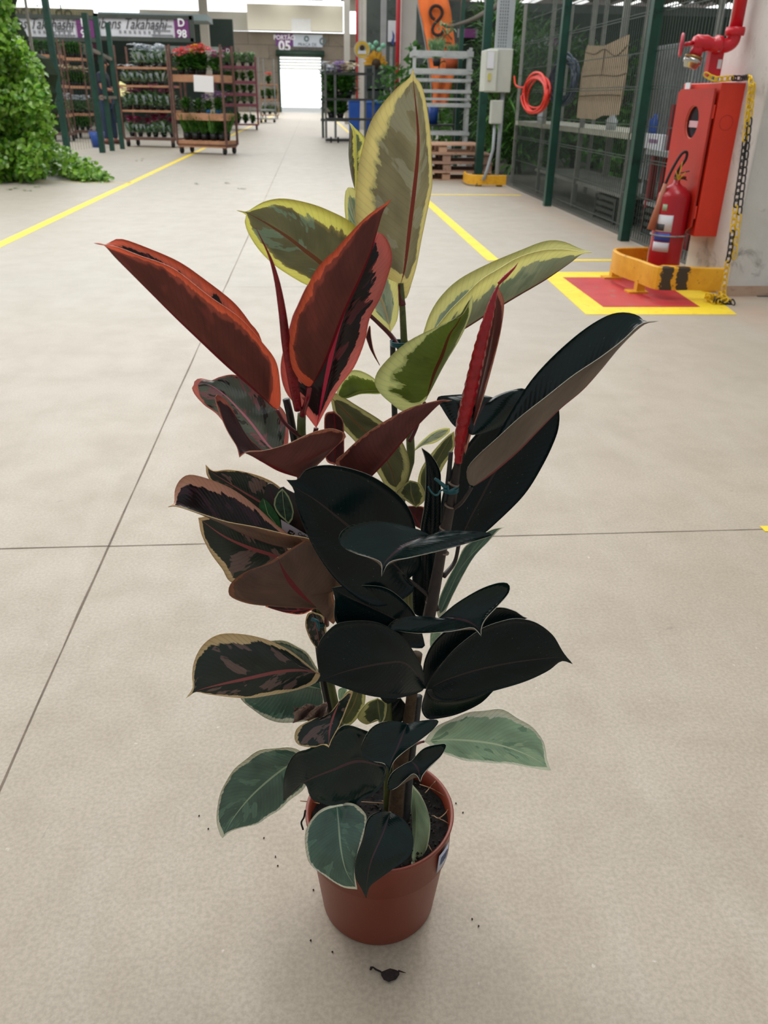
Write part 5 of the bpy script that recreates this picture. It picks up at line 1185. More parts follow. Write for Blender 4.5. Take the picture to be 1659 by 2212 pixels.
for i in range(420):
    t = R_(0, 2*PI); r = rs*.96*math.sqrt(R_(0, 1)); s = R_(.001, .0032); p = c+Vector((r*math.cos(t), r*math.sin(t), h-.018+R_(-.004, .004)))
    cm.box(p, (s, s*R_(.6, 1.6), s*.8), rot=Matrix.Rotation(R_(0, 3), 3, rdir()))
cr_ = cm.build('soil_crumbs', wash('soil_crumb', (0x120d0a, 0x241a14, 0x3a2c22), 90, .95), plant); cr_['kind'] = 'stuff'
rt_m = mat('root_straw', 0x8a6a4c, .8)
for i, pts in enumerate((((1410, 1190), (1480, 1215), (1560, 1260), (1590, 1280)), ((1440, 1240), (1475, 1200), (1505, 1165)), ((1590, 1270), (1570, 1340), (1520, 1385), (1490, 1370)), ((1480, 1370), (1550, 1400), (1590, 1430)), ((1190, 1285), (1240, 1300), (1060, 1290), (1000, 1300)), ((1460, 1540), (1485, 1590), (1470, 1600)), ((720, 1285), (770, 1290), (830, 1300)))):
    P = spline([Vector((*px_('G', p), 0)) for p in pts], 16); MB().tube([gz(p.x, p.y, h-.006+.006*math.sin(i+k*.5)) for k, p in enumerate(P)], .0007, seg=5).build('surface_root', rt_m, plant, True)
st = at(953, 1853, 0) if 0 else None
mb = MB(); t0, t1 = math.atan2(-.62, .78)-.10, math.atan2(-.62, .78)+.16
for i in range(9):
    t = t0+(t1-t0)*i/8
    for z, rr in ((h-.012, rt-.0008), (h-.045, rb+.0172)):
        for e in (0.0004, .001): mb.v.append(c+Vector(((rr+e)*math.cos(t), (rr+e)*math.sin(t), z)))
for i in range(8):
    k = 4*i
    for a, b in ((1, 3), (3, 2), (2, 0), (0, 1)): mb.f.append([k+a, k+b, k+4+b, k+4+a]); mb.m.append(0)
mb.f += [[0, 1, 3, 2], [32, 33, 35, 34]]; mb.m += [0, 0]
stk = mb.build('price_sticker', mat('sticker_paper', 0xc4c8d8, .6, var=.03), plant, True)
mb = MB()
for k in range(7):
    t = t0+.05+k*.026; mb.bar(c+Vector(((rt+.0008)*math.cos(t), (rt+.0008)*math.sin(t), h-.018)), c+Vector(((rb+.0192)*math.cos(t), (rb+.0192)*math.sin(t), h-.034)), .0008+.0005*(k % 2), .0004)
mb.build('sticker_print', mat('print_slate', 0x6a7490, .6), stk)

# --- stems and stakes
s_grn = wash('green_stem', (0x4a5428, 0x5c6434, 0x3c4420), 40, .45); s_brn = wash('brown_bark', (0x4c3a26, 0x6c5438, 0x2e2418), 90, .8, .8); s_dk = wash('dark_stem', (0x241c1a, 0x342824, 0x1a1412), 60, .5); stake_m = mat('stake_black', 0x0c0d10, .4); stake_g = wash('stake_grey', (0x2c2e30, 0x3e4040, 0x222224), 80, .7)
def toY(): pass
tubepx('stem', 'P', [(866, 612, .02), (869, 660, .02), (873, 740, .02), (880, 850, .02), (886, 945, .02), (886, 1000, .018), (870, 1058, .015), (850, 1250, .0), (835, 1450, -.005), (840, 1600, -.01), (838, 1745, -.005)], [6, 7.5, 9, 9, 9, 8.5, 9, 10, 10, 10, 10], s_grn, plant, n=50, label='green stem of the yellow-leaved fig')
tubepx('stem', 'P', [(652, 892, -.02), (651, 930, -.02), (655, 1000, -.0), (672, 1180, .0), (692, 1340, .0), (706, 1440, .0), (722, 1520, 0), (745, 1620, 0), (770, 1730, -.005)], [9, 11, 11, 10, 10, 10, 10, 10, 10], s_grn, plant, n=50, label='stem of the red-leaved fig')
tubepx('stem', 'F', [(855, 415, -.02), (840, 520, -.02), (812, 680, -.02), (775, 850, -.02), (750, 980, -.02), (720, 1150, -.02), (685, 1330, -.02), (655, 1480, -.02)], [8, 9.5, 11, 13, 12, 13, 14, 14], s_dk, plant, n=60, label='dark stem of the near-black fig')
tubepx('stem', 'H', [(430, 500, -.02), (410, 640, -.02), (395, 800, -.02), (375, 950, -.02), (345, 1120, -.02), (320, 1280, -.02), (300, 1420, -.02), (290, 1570, -.02)], [13, 13, 12, 13, 14, 15, 16, 17], s_brn, plant, n=50, label='woody lower trunk')
for q in ((828, 548), (805, 688), (772, 833), (765, 985), (722, 1143), (683, 1310)):
    p = at(*px_('F', q), Y0-.02); s = .0055; MB().tube([p-Vector((.0002, 0, .0007)), p+Vector((0.0002, 0, .0007))], s*1.12, seg=18).build('leaf_scar', mat('scar_tan', 0x8a7868, .6), plant, True)
tubepx('stake', 'P', [(848, 735, .03), (851, 850, .03), (853, 950, .03), (850, 1200, .01), (846, 1500, .0)], [6, 6.5, 6.5, 7], stake_g, plant)
tubepx('stake', 'P', [(618, 862, -.0), (628, 905, -.0), (660, 1100, .0), (690, 1400, .0), (712, 1530, .0), (745, 1700, .0)], [8, 9, 9, 9, 8], stake_m, plant)
tubepx('stake', 'H', [(445, 780, -.015), (425, 950, -.015), (400, 1150, -.015), (375, 1400, -.01), (358, 1600, -.01)], [8, 8, 8.5, 8.5], stake_g, plant)
tubepx('stake', 'F', [(812, 345, -.015), (795, 520, -.015), (770, 760, -.01), (740, 900, -.01)], [5, 6, 6], stake_g, plant)
tie = mat('teal_tie', 0x1c5c64, .4, var=.1, scale=50)
def tiering(x, y, d, r, nm='twist_tie'):
    a = at(x, y, Y0+d); w = MB()
    for k in range(3): w.tube([a+Vector((r*math.cos(2*PI*i/20), r*.9*math.sin(2*PI*i/20), (k-1)*.0016)) for i in range(21)], .0009, seg=6)
    return w.build(nm, tie, plant, True)
o = tiering(863, 742, .02, .0085)
o = tiering(*px_('F', (812, 585)), -.02, .0075)
tubepx('tie_end', 'F', [(790, 580, -.03), (760, 555, -.035), (730, 530, -.035), (708, 516, -.035)], [3, 5, 4, 3], tie, o, 6, 12)
tubepx('tie_end', 'F', [(800, 590, -.032), (750, 590, -.036), (725, 620, -.038), (695, 610, -.038), (665, 566, -.036)], [2, 2.2, 2.2, 2], tie, o, 6, 20)
tubepx('tie_end', 'F', [(790, 560, -.03), (800, 595, -.034), (850, 570, -.032)], [3, 3, 2], tie, o, 6, 12)
o = tiering(692, 1345, -.005, .007); tubepx('tie_end', 'E', [(960, 1712, -.02), (1000, 1730, -.022), (1010, 1790, -.02)], [4, 4, 2], tie, o, 6, 12)

# --- shoots
crim = mat('new_sheath_crimson', 0x8c101c, .3, var=.2, scale=90, bump=.3)
tubepx('leaf_bud', 'B', [(212, 368, -.06), (262, 470, -.058), (345, 650, -.055), (405, 860, -.05), (450, 1120, -.045), (485, 1400, -.04), (530, 1650, -.035), (590, 1990, -.03)], [.6, 2.2, 5.5, 8, 9.5, 11, 11.5, 8.5], crim, plant, 16, 50, 'crimson unopened leaf bud of the red fig')
# bumpy crimson sheath of the dark fig
def sheath():
    pts = [(748, 285, -.03), (722, 350, -.032), (695, 450, -.035), (655, 600, -.035), (622, 740, -.035), (590, 880, -.032), (560, 1010, -.03), (540, 1120, -.028), (528, 1255, -.025)]
    Q = spline([Vector((*px_('D', p[:2]), p[2])) for p in pts], 110); rad = [1.5, 9, 12.5, 14.5, 15.5, 16.5, 16.5, 14, 9]; mb = MB(); seg = 20
    for i, q in enumerate(Q):
        t = i/110*8; a = int(min(t, 7)); r = (rad[a]+(rad[a+1]-rad[a])*(t-a)); w = at(q.x, q.y, Y0+q.z); r = r*.72/F_
        for k in range(seg):
            th = 2*PI*k/seg; rr = r*(1+.07*math.sin(i*1.05+1.5*math.sin(k*1.3))+.05*noise.noise(Vector((i*.35, k*.9, 3)))); mb.v.append(w+Vector((math.cos(th)*rr, math.sin(th)*rr, 0)))
    for i in range(110):
        for k in range(seg): k2 = (k+1) % seg; mb.f.append([i*seg+k, i*seg+k2, (i+1)*seg+k2, (i+1)*seg+k]); mb.m.append(0)
    mb.f += [list(range(seg)), list(range(110*seg, 111*seg))]; mb.m += [0, 0]
    o = mb.build('leaf_bud', mat('sheath_scarlet', 0xac121e, .26, var=.15, scale=70, bump=.2), plant, True); o['label'] = 'wrinkled scarlet bud sheath of the near-black fig'; return o
sh_ = sheath()
tubepx('bud_tip', 'D', [(852, 170, -.03), (830, 200, -.03), (790, 240, -.03), (745, 285, -.03)], [.5, 3, 4.5, 3.5], mat('sheath_scarlet', 0xac121e), sh_, 8, 14)
leaf('leaf', 'D', 'maroon', [(565, 1210), (620, 1000), (680, 750), (720, 520), (742, 300)], [(600, 1090), (655, 930), (710, 740), (755, 560), (775, 430), (774, 365), (756, 325)], [(560, 1150), (600, 960), (660, 720), (700, 520), (735, 330)], (-.0, -.0, -.005), -.015, .01, cup=.2, label='reddish half-unrolled new leaf behind the scarlet sheath')
leaf('leaf', 'B', 'maroon', [(1190, 1340), (1235, 1460), (1315, 1600)], [(1225, 1240), (1235, 1340), (1260, 1470)], [(1190, 1350), (1225, 1440), (1290, 1560)], (.01, .01, .01), 0, .0, label='thin pinkish dried sheath')

# --- red fig leaves
leaf('l', 'A', 'ruby', [(1500, 1832), (1300, 1650), (1090, 1468), (900, 1290), (680, 1080), (480, 880), (320, 720), (190, 590), (100, 490), (50, 475), (8, 472)],
     [(1528, 1800), (1532, 1680), (1500, 1450), (1390, 1290), (1200, 1080), (940, 895), (700, 705), (560, 632), (400, 578), (230, 512), (150, 494), (100, 489)],
     [(1480, 1700), (1440, 1500), (1362, 1228), (1290, 1130), (1150, 955), (900, 758), (700, 622), (450, 512), (235, 438), (150, 462), (98, 488)],
     (-.02, -.03, -.04), -.012, .035, cup=.05, n=46, label='long red-edged folded leaf pointing up left', pet=[(1500, 1832), (1560, 1930), (1659, 2020, -.02), (1700, 2040, -.02)], prad=4.5)
leaf('l', 'B', 'rubyC', [(750, 2150), (820, 1850), (930, 1340), (1080, 900), (1220, 600), (1310, 420)],
     [(650, 2020), (500, 1860), (442, 1700), (448, 1500), (520, 1250), (560, 1110), (700, 850), (900, 640), (1100, 500), (1250, 430)],
     [(850, 1960), (960, 1780), (1090, 1600), (1160, 1450), (1220, 1200), (1300, 1030), (1375, 850), (1422, 640), (1390, 500), (1335, 430)],
     (-.015, -.02, .0), -.01, .01, cup=.12, n=46, wave=.03, label='glossy dark leaf with wide pink-red margin behind the upright red one', pet=[(750, 2150), (742, 2190), (735, 2230)], prad=6)
leaf('l', 'B', 'ruby', [(690, 1790), (760, 1690), (860, 1500), (1000, 1130), (1130, 850), (1230, 600), (1300, 360), (1345, 220), (1420, 118)],
     [(780, 1500), (900, 1200), (1000, 950), (1110, 700), (1230, 450), (1330, 230)],
     [(620, 1742), (540, 1620), (512, 1440), (540, 1240), (610, 1060), (715, 805), (830, 652), (900, 592), (1050, 425), (1180, 292), (1280, 215), (1360, 165)],
     (-.045, -.06, -.05), .015, -.0, cup=.06, n=46, label='upright brick-red underside with crimson midrib in the middle of the red cluster', pet=[(690, 1790), (675, 1880), (640, 1990, -.025), (625, 2040, -.022)], prad=6, pm=pet_crim)
leaf('l', 'E', 'rubyM', [(800, 600), (690, 575), (560, 410), (470, 310), (380, 220), (270, 150), (178, 160)],
     [(700, 640), (600, 620), (500, 560), (400, 420), (290, 320), (200, 240), (168, 180)],
     [(810, 480), (790, 350), (690, 240), (570, 150), (450, 90), (345, 108), (300, 128), (220, 116), (185, 135)],
     (.0, .0, -.02), .01, .01, cup=-.05, wave=.05, n=40, label='grey-green leaf with pink midrib and patches left of the red cluster')
leaf('l', 'E', 'maroon', [(900, 775), (750, 730), (640, 670), (560, 625), (500, 605), (482, 640)],
     [(1000, 690), (1120, 570), (1192, 495), (1130, 455), (1060, 450), (950, 480), (800, 550), (650, 592), (540, 600)],
     [(800, 690), (650, 600), (520, 480), (440, 330), (385, 250), (322, 226), (345, 330), (400, 460), (465, 570)],
     (-.05, -.07, -.085), -.0, .02, cup=.05, n=44, label='brown underside leaf with red rim curling at the foot of the red cluster')
leaf('l', 'F', 'maroon', [(240, 560), (380, 420), (500, 280), (580, 190), (680, 90), (740, 35), (770, 15), (818, 15)],
     [(250, 480), (400, 330), (520, 220), (640, 110), (730, 30)],
     [(75, 425), (130, 350), (250, 240), (400, 140), (550, 62), (700, 20), (760, 10)],
     (-.035, -.045, -.05), .02, -.0, cup=.08, n=40, label='maroon folded leaf with peach rim pointing up right')
leaf('l', 'E', 'maroon', [(1110, 330), (1120, 500), (1115, 690)], [(1170, 400), (1178, 560), (1170, 660)], [(1050, 360), (1050, 540), (1060, 660)], (.0, .0, .0), 0, 0, label='hanging dark maroon leaf behind the red stem')
leaf('l', 'E', 'rubyD', [(860, 1245), (700, 1215), (520, 1150), (350, 1070), (180, 1000), (60, 963), (2, 970)],
     [(955, 1185), (800, 1150), (600, 1103), (420, 1070), (330, 1045), (200, 1003), (60, 958)],
     [(820, 1160), (720, 1080), (600, 970), (450, 858), (300, 790), (160, 754), (92, 785), (55, 855), (50, 945)],
     (-.03, -.04, -.05), -.012, .03, cup=.04, n=44, label='dark leaf with peach margin and long pale tip at far left')
leaf('l', 'E', 'rubyO', [(880, 1420), (740, 1300), (550, 1235), (380, 1160), (210, 1040)],
     [(760, 1450), (600, 1500), (430, 1468), (370, 1380), (290, 1270), (232, 1150)],
     [(800, 1200), (700, 1120), (550, 1060), (350, 1020)], (.0, .0, -.01), 0, .0, cup=-.04, n=36, label='dark striped leaf below the long-tipped one')
leaf('l', 'E', 'rubyO', [(860, 1060), (700, 980), (560, 900), (400, 800), (300, 735), (258, 688)],
     [(780, 1100), (600, 1010), (420, 900), (280, 780)], [(860, 960), (750, 835), (650, 775), (520, 735), (400, 720), (310, 728)],
     (.02, .02, .015), 0, 0, cup=.03, n=36, label='mottled green leaf with cream edge behind the left tag')
leaf('l', 'E', 'rubyO', [(1040, 1642), (960, 1600), (880, 1530), (800, 1430), (755, 1345), (738, 1300)],
     [(1060, 1690), (1112, 1745), (1125, 1650), (1108, 1530), (1170, 1500), (1160, 1380), (1080, 1240), (955, 1180), (880, 1212), (800, 1262)],
     [(900, 1640), (750, 1630), (560, 1612), (440, 1572), (410, 1530), (432, 1468), (520, 1400), (650, 1350)],
     (-.03, -.05, -.045), .0, -.0, cup=.06, n=44, label='broad mauve-brown underside with dark red midrib', pet=[(1040, 1642), (1060, 1690, -.02), (1062, 1750, -.005)], prad=5)
leaf('l', 'E', 'ruby', [(985, 1640), (860, 1655), (750, 1650), (655, 1628)], [(900, 1680), (800, 1672), (700, 1645)], [(900, 1600), (760, 1600), (690, 1610)], (-.01, -.015, -.02), 0, 0, label='dark red sliver of leaf under the mauve one')
leaf('l', 'G', 'rubyO', [(790, 190), (805, 260), (822, 330), (832, 420)], [(850, 220), (870, 300), (860, 380)], [(760, 205), (748, 270), (775, 350), (810, 400)], (-.005, -.01, -.0), 0, 0, label='narrow mottled leaf on the red fig stem above the tie')
leaf('l', 'G', 'rubyO', [(838, 552), (740, 528), (600, 537), (400, 582), (200, 625), (120, 650), (58, 692)],
     [(800, 605), (700, 642), (550, 672), (400, 690), (200, 670), (110, 655)],
     [(800, 528), (740, 478), (650, 410), (520, 350), (380, 320), (250, 322), (160, 378), (108, 470), (94, 560), (98, 630)],
     (-.01, -.035, -.055), .0, .01, cup=-.05, n=44, label='mottled pink and dark leaf with cream margin at mid left')
leaf('l', 'G', 'cream', [(855, 640), (760, 620), (640, 600), (500, 590), (350, 590)],
     [(865, 740), (800, 810), (640, 833), (540, 816), (450, 760), (372, 690)], [(845, 570), (805, 500), (760, 430), (700, 392), (610, 355), (480, 380), (390, 480)], (.01, .005, .0), 0, 0, n=36, label='plain dark green leaf behind the mottled one')
leaf('l', 'G', 'rubyO', [(950, 700), (915, 790), (892, 880), (884, 976)], [(1000, 655), (1022, 655), (990, 740), (945, 850), (900, 930)], [(880, 785), (790, 812), (705, 860), (685, 920), (712, 962), (790, 974), (850, 958)], (-.04, -.06, -.08), .0, .0, cup=.05, n=34, label='small folded mottled leaf with orange rim and pale tip')
# withered leaf
dr_m = wash('withered_leaf', (0x8a6a58, 0xb0988a, 0x6a4a3a), 90, .9, .6); mb = MB()
for i in range(13):
    for j in range(9):
        x = 680+i*16+6*math.sin(j*1.3); y = 740+j*11-i*1.5+8*math.sin(i*.9+j); p = px_('G', (x, y)); mb.v.append(at(*p, Y0-.045+.012*math.sin(i*1.1+j*.8)+.006*noise.noise(Vector((i, j, 0)))))
for i in range(12):
    for j in range(8): k = i*9+j; mb.f.append([k, k+1, k+10, k+9]); mb.m.append(0)
q = mb.build('withered_leaf', dr_m, plant, True); q['label'] = 'pinkish brown withered leaf scrap'; q.modifiers.new('s', 'SOLIDIFY').thickness = .0006
# --- yellow fig leaves
leaf('l', 'C', 'tall', [(562, 1650), (600, 1500), (640, 1200), (670, 950), (695, 680), (693, 500), (672, 300), (655, 150), (655, 58)],
     [(575, 1760), (612, 1735), (655, 1600), (702, 1400), (738, 1200), (775, 1040), (794, 900), (790, 700), (775, 480), (745, 290), (710, 172), (668, 125)],
     [(520, 1625), (440, 1590), (330, 1470), (245, 1250), (230, 1050), (245, 850), (280, 650), (340, 460), (430, 320), (540, 200), (628, 128)],
     (.02, .02, .02), .006, -.0, cup=.07, n=50, wave=.02, label='tallest upright leaf, taupe underside with yellow margin and red midrib', pet=[(562, 1650), (566, 1720), (575, 1800)], prad=6.5)
leaf('l', 'C', 'yelL', [(240, 975), (205, 850), (185, 700), (190, 560), (200, 490), (184, 455)],
     [(245, 930), (240, 700), (235, 560), (215, 490)], [(260, 900), (300, 720), (310, 600), (280, 545), (230, 500)], (.05, .05, .05), -.012, .015, cup=.15, label='rolled narrow leaf behind the tall one')
leaf('l', 'B', 'yelL', [(1150, 1085), (980, 885), (800, 702), (650, 582), (500, 462), (300, 332), (130, 242), (42, 222)],
     [(1220, 1000), (1290, 820), (1240, 560), (1080, 345), (850, 218), (650, 150), (450, 118), (300, 142), (190, 200), (130, 236)],
     [(1060, 1090), (900, 1020), (700, 900), (600, 850), (400, 722), (250, 580), (150, 425), (118, 320), (128, 262)],
     (.03, .03, .02), -.0, .0, cup=.06, n=48, label='yellow-margined olive underside pointing left', pet=[(1150, 1085), (1240, 1165), (1320, 1240), (1410, 1330), (1490, 1445, .02)], prad=5)
leaf('l', 'B', 'yel', [(1410, 1300), (1360, 1100), (1250, 800), (1120, 400), (1030, 20)], [(1250, 1180), (1100, 800), (1010, 300), (1005, 80)], [(1470, 1180), (1485, 950), (1440, 720), (1300, 400), (1120, 60)],
     (.035, .04, .045), 0, 0, cup=.08, n=36, label='pale yellow-edged leaf behind the tall one')
leaf('l', 'D', 'yel', [(310, 640), (420, 600), (560, 528), (700, 440), (850, 350), (1000, 262), (1130, 172), (1200, 120), (1262, 115)],
     [(335, 560), (372, 450), (435, 350), (532, 260), (680, 180), (850, 108), (1000, 52), (1100, 55), (1185, 92)],
     [(345, 600), (412, 515), (480, 430), (560, 350), (650, 262), (750, 200), (850, 142), (980, 102), (1100, 96), (1190, 108)],
     (.03, .04, .02), .03, -.012, cup=.05, n=46, label='long yellow-margined folded leaf pointing right')
leaf('l', 'D', 'green', [(345, 925), (400, 770), (440, 680), (480, 560), (520, 500), (560, 420), (606, 347)],
     [(400, 820), (450, 725), (520, 610), (570, 510), (600, 420)],
     [(240, 978), (150, 922), (90, 860), (74, 800), (120, 720), (250, 600), (430, 510), (545, 458)],
     (.0, -.005, -.0), .02, -.005, cup=.08, n=40, label='bright olive-green underside with cream margin in the centre', pet=[(345, 925), (310, 1040), (280, 1110), (262, 1140)], prad=4)
leaf('l', 'E', 'olive', [(1085, 235), (1250, 400), (1400, 560), (1490, 720), (1530, 870)],
     [(1130, 400), (1260, 545), (1400, 742), (1460, 840)], [(1130, 215), (1255, 290), (1430, 400), (1540, 500), (1600, 620), (1612, 720), (1580, 820)], (.01, .01, .01), 0, 0, cup=.08, n=40, label='arching olive leaf with cream margin behind the maroon one')
leaf('l', 'B', 'green', [(1360, 1832), (1250, 1822), (1130, 1835), (1010, 1880), (930, 1850)], [(1300, 1850), (1150, 1850), (1000, 1890)], [(1340, 1800), (1250, 1700), (1130, 1640), (1040, 1650), (960, 1750)], (.02, .01, .0), 0, 0, cup=.1, label='small yellow-green arching leaf right of the red cluster')
leaf('l', 'F', 'yel', [(570, 345), (640, 290), (720, 240), (790, 205), (806, 192)], [(580, 325), (630, 270), (700, 215), (770, 190)], [(630, 305), (700, 290), (750, 262), (800, 222)], (.03, .03, .03), 0, 0, label='small pale yellow leaf in the middle distance')
leaf('l', 'F', 'olive', [(640, 620), (680, 500), (740, 370), (832, 212)], [(600, 560), (620, 455), (690, 350), (780, 250)], [(720, 520), (770, 430), (835, 310)], (.03, .03, .03), 0, 0, label='olive and cream leaf behind the narrow black one')
leaf('l', 'F', 'olive', [(590, 700), (560, 620), (555, 560), (550, 525)], [(500, 640), (460, 605), (510, 555)], [(640, 660), (642, 600), (610, 545)], (.01, .0, .01), 0, 0, cup=.15, label='small brownish green leaf by the centre stem')
leaf('l', 'F', 'maroon', [(620, 840), (580, 760), (530, 690)], [(560, 800), (545, 740)], [(650, 760), (640, 700), (580, 690)], (.015, .01, .01), 0, 0)
leaf('l', 'F', 'cream', [(730, 1400), (800, 1240), (880, 1080), (1000, 940), (1080, 850), (1158, 826)], [(720, 1330), (780, 1180), (850, 1050), (900, 950), (1000, 880), (1080, 838)], [(760, 1400), (835, 1240), (950, 1030), (1050, 920), (1120, 845)], (.02, .02, .01), 0, .0, cup=.1, n=36, label='green leaf with wavy cream edge behind the dark stem')
leaf('l', 'F', 'olive', [(570, 1400), (545, 1330), (540, 1260), (570, 1180)], [(500, 1340), (470, 1300), (520, 1230)], [(590, 1350), (590, 1250)], (.02, .02, .02), 0, 0, label='cream and olive leaf behind the big black one')
leaf('l', 'F', 'pale', [(700, 1480), (690, 1540), (680, 1600)], [(760, 1495), (720, 1560)], [(682, 1500), (678, 1560)], (.04, .04, .04), 0, 0)
leaf('l', 'G', 'olive', [(1060, 625), (1030, 720), (985, 800), (955, 850)], [(1095, 660), (1080, 760), (1010, 845)], [(980, 660), (955, 740), (940, 820)], (.01, .01, .01), 0, 0, label='pale yellow-green leaf low between the stems')
leaf('l', 'G', 'olive', [(1165, 690), (1175, 760), (1185, 842)], [(1215, 720), (1212, 790), (1195, 830)], [(1100, 720), (1048, 800), (1100, 842), (1160, 815)], (-.02, -.03, -.045), 0, 0, cup=.12, label='small olive leaf with cream edge and hooked tip')
leaf('l', 'G', 'pale', [(965, 625), (952, 660), (945, 705)], [(990, 640), (975, 680)], [(940, 640), (938, 680)], (.04, .04, .04), 0, 0)
leaf('l', 'G', 'cream', [(760, 1040), (650, 1078), (550, 1150), (430, 1260), (330, 1385), (268, 1500)],
     [(760, 1180), (690, 1255), (600, 1330), (480, 1410), (330, 1455), (285, 1485)], [(700, 985), (580, 975), (450, 1008), (350, 1090), (272, 1200), (240, 1320), (235, 1400), (252, 1470)],
     (.01, -.01, -.04), 0, 0, cup=-.05, n=40, wave=.03, label='glossy dark green leaf with thin cream edge hanging out left of the pot')
leaf('l', 'H', 'pale', [(480, 1080), (650, 1065), (850, 1080), (1000, 1108), (1150, 1162), (1260, 1222), (1322, 1272)],
     [(540, 1000), (640, 940), (780, 890), (900, 868), (1000, 872), (1100, 920), (1200, 990), (1272, 1080), (1295, 1200)], [(560, 1130), (660, 1180), (800, 1212), (950, 1222), (1100, 1236), (1240, 1264)],
     (.0, -.02, -.035), .0, -.0, cup=-.05, n=40, wave=.03, label='pale silvery green leaf with white margin reaching right above the pot', pet=[(480, 1080), (460, 1085), (420, 1100, -.01)], prad=3)
leaf('l', 'G', 'cream', [(930, 1300), (940, 1400), (955, 1560), (985, 1690), (1048, 1795)], [(1020, 1298), (1080, 1340), (1102, 1400), (1062, 1560), (1035, 1690)], [(830, 1340), (760, 1430), (745, 1520), (770, 1640), (850, 1710), (960, 1780)],
     (-.06, -.10, -.114), .0, .0, cup=-.05, n=40, label='green leaf with cream edge hanging over the front left of the pot rim')
leaf('l', 'H', 'pale', [(405, 1370), (425, 1480), (430, 1620), (420, 1760), (395, 1900)], [(392, 1480), (400, 1600), (405, 1750)], [(455, 1430), (500, 1530), (520, 1640), (500, 1780), (450, 1890), (410, 1905)],
     (.0, -.03, -.074), .012, .0, cup=.1, n=34, label='pale green folded leaf standing inside the pot')
# --- near-black fig leaves
leaf('l', 'D', 'blackS', [(600, 1388), (700, 1322), (850, 1195), (960, 1082), (1080, 962), (1200, 862), (1300, 752), (1400, 632), (1500, 532), (1555, 495), (1620, 487)],
     [(660, 1230), (740, 1110), (790, 1020), (850, 920), (930, 800), (1050, 670), (1200, 540), (1330, 460), (1420, 439), (1500, 455), (1545, 490)],
     [(575, 1345), (580, 1280), (640, 1210), (740, 1120), (860, 1010), (1000, 900), (1150, 782), (1300, 682), (1420, 590), (1500, 515), (1548, 491)],
     (-.04, -.05, -.06), .035, -.01, cup=.05, n=50, label='long near-black folded leaf pointing up right', pet=[(600, 1388), (575, 1430), (540, 1475, -.03), (495, 1505, -.02)], prad=5, pm=pet_dark)
leaf('l', 'F', 'black', [(862, 935), (930, 780), (1000, 650), (1090, 480), (1250, 250), (1400, 60), (1480, -40)],
     [(760, 850), (745, 700), (790, 520), (880, 350), (1000, 200), (1150, 60), (1320, -20)],
     [(1000, 880), (1100, 800), (1280, 620), (1400, 430), (1480, 260), (1505, 160), (1503, 70)], (.0, .01, .02), 0, 0, cup=.06, n=42, label='broad near-black leaf behind the long folded one', pet=[(862, 935), (835, 1050), (765, 1140, -.015)], prad=5, pm=pet_dark)
leaf('l', 'D', 'blackS', [(715, 900), (660, 955), (625, 1020), (602, 1105)], [(800, 868), (892, 858), (885, 950), (780, 1045), (665, 1095)], [(620, 885), (480, 890), (412, 904), (440, 960), (500, 1050), (560, 1085)],
     (.01, .0, -.015), .01, .01, cup=-.12, n=34, label='glossy arching leaf behind the scarlet sheath')
leaf('l', 'E', 'black', [(1604, 1449), (1500, 1340), (1350, 1215), (1200, 1090), (1000, 930), (880, 855), (795, 788)],
     [(1640, 1520), (1520, 1602), (1350, 1620), (1150, 1482), (1000, 1285), (905, 1085), (855, 930), (842, 850)],
     [(1690, 1350), (1660, 1150), (1620, 1000), (1530, 880), (1370, 768), (1200, 708), (1050, 690), (930, 718), (868, 785)],
     (-.02, -.07, -.07), -.0, -.0, cup=.06, n=46, label='largest near-black leaf in the centre', pet=[(1604, 1449), (1670, 1500), (1760, 1580), (1800, 1650, -.02)], prad=4.5, pm=pet_dark)
leaf('l', 'F', 'blackS', [(680, 885), (600, 905), (500, 955), (420, 1020), (380, 1070), (368, 1142)],
     [(760, 850), (850, 850), (1000, 856), (1078, 875), (950, 920), (750, 975), (550, 1020), (420, 1050)],
     [(660, 866), (600, 840), (450, 800), (280, 788), (145, 828), (95, 890), (118, 950), (200, 992), (330, 1032), (368, 1062)],
     (-.07, -.10, -.12), .0, .0, cup=-.03, n=46, label='flat grey-green-black leaf with pointed tip facing the camera')
leaf('l', 'F', 'black', [(680, 880), (690, 700), (690, 520), (660, 400), (624, 318)], [(620, 850), (640, 700), (650, 560), (650, 400)], [(740, 860), (748, 560), (740, 460), (690, 370)], (.0, .0, .0), -.01, 0, cup=.15, label='narrow upright black leaf left of the dark stem')
leaf('l', 'F', 'black', [(650, 930), (645, 1150), (640, 1400)], [(715, 960), (710, 1200), (690, 1380)], [(575, 1000), (565, 1200), (575, 1370)], (-.0, -.0, -.0), 0, 0, label='black leaf hanging behind the dark stem')
leaf('l', 'G', 'black', [(1430, 340), (1280, 240), (1150, 175), (1000, 105), (903, 52)], [(1430, 400), (1300, 390), (1100, 340), (930, 260), (918, 120)], [(1400, 240), (1330, 140), (1200, 50), (1000, 40)], (-.03, -.05, -.06), 0, 0, n=34, label='black leaf under the largest one')
leaf('l', 'G', 'black', [(1440, 620), (1330, 490), (1200, 487), (1000, 530), (865, 575), (803, 606)], [(1420, 650), (1350, 675), (1250, 692), (1100, 672), (960, 628), (855, 592)], [(1425, 520), (1385, 440), (1300, 325), (1150, 250), (960, 252), (880, 300), (828, 370), (818, 450), (835, 560)],
     (-.03, -.07, -.08), 0, 0, cup=-.04, n=40, label='broad black leaf in the middle left of the trunk')
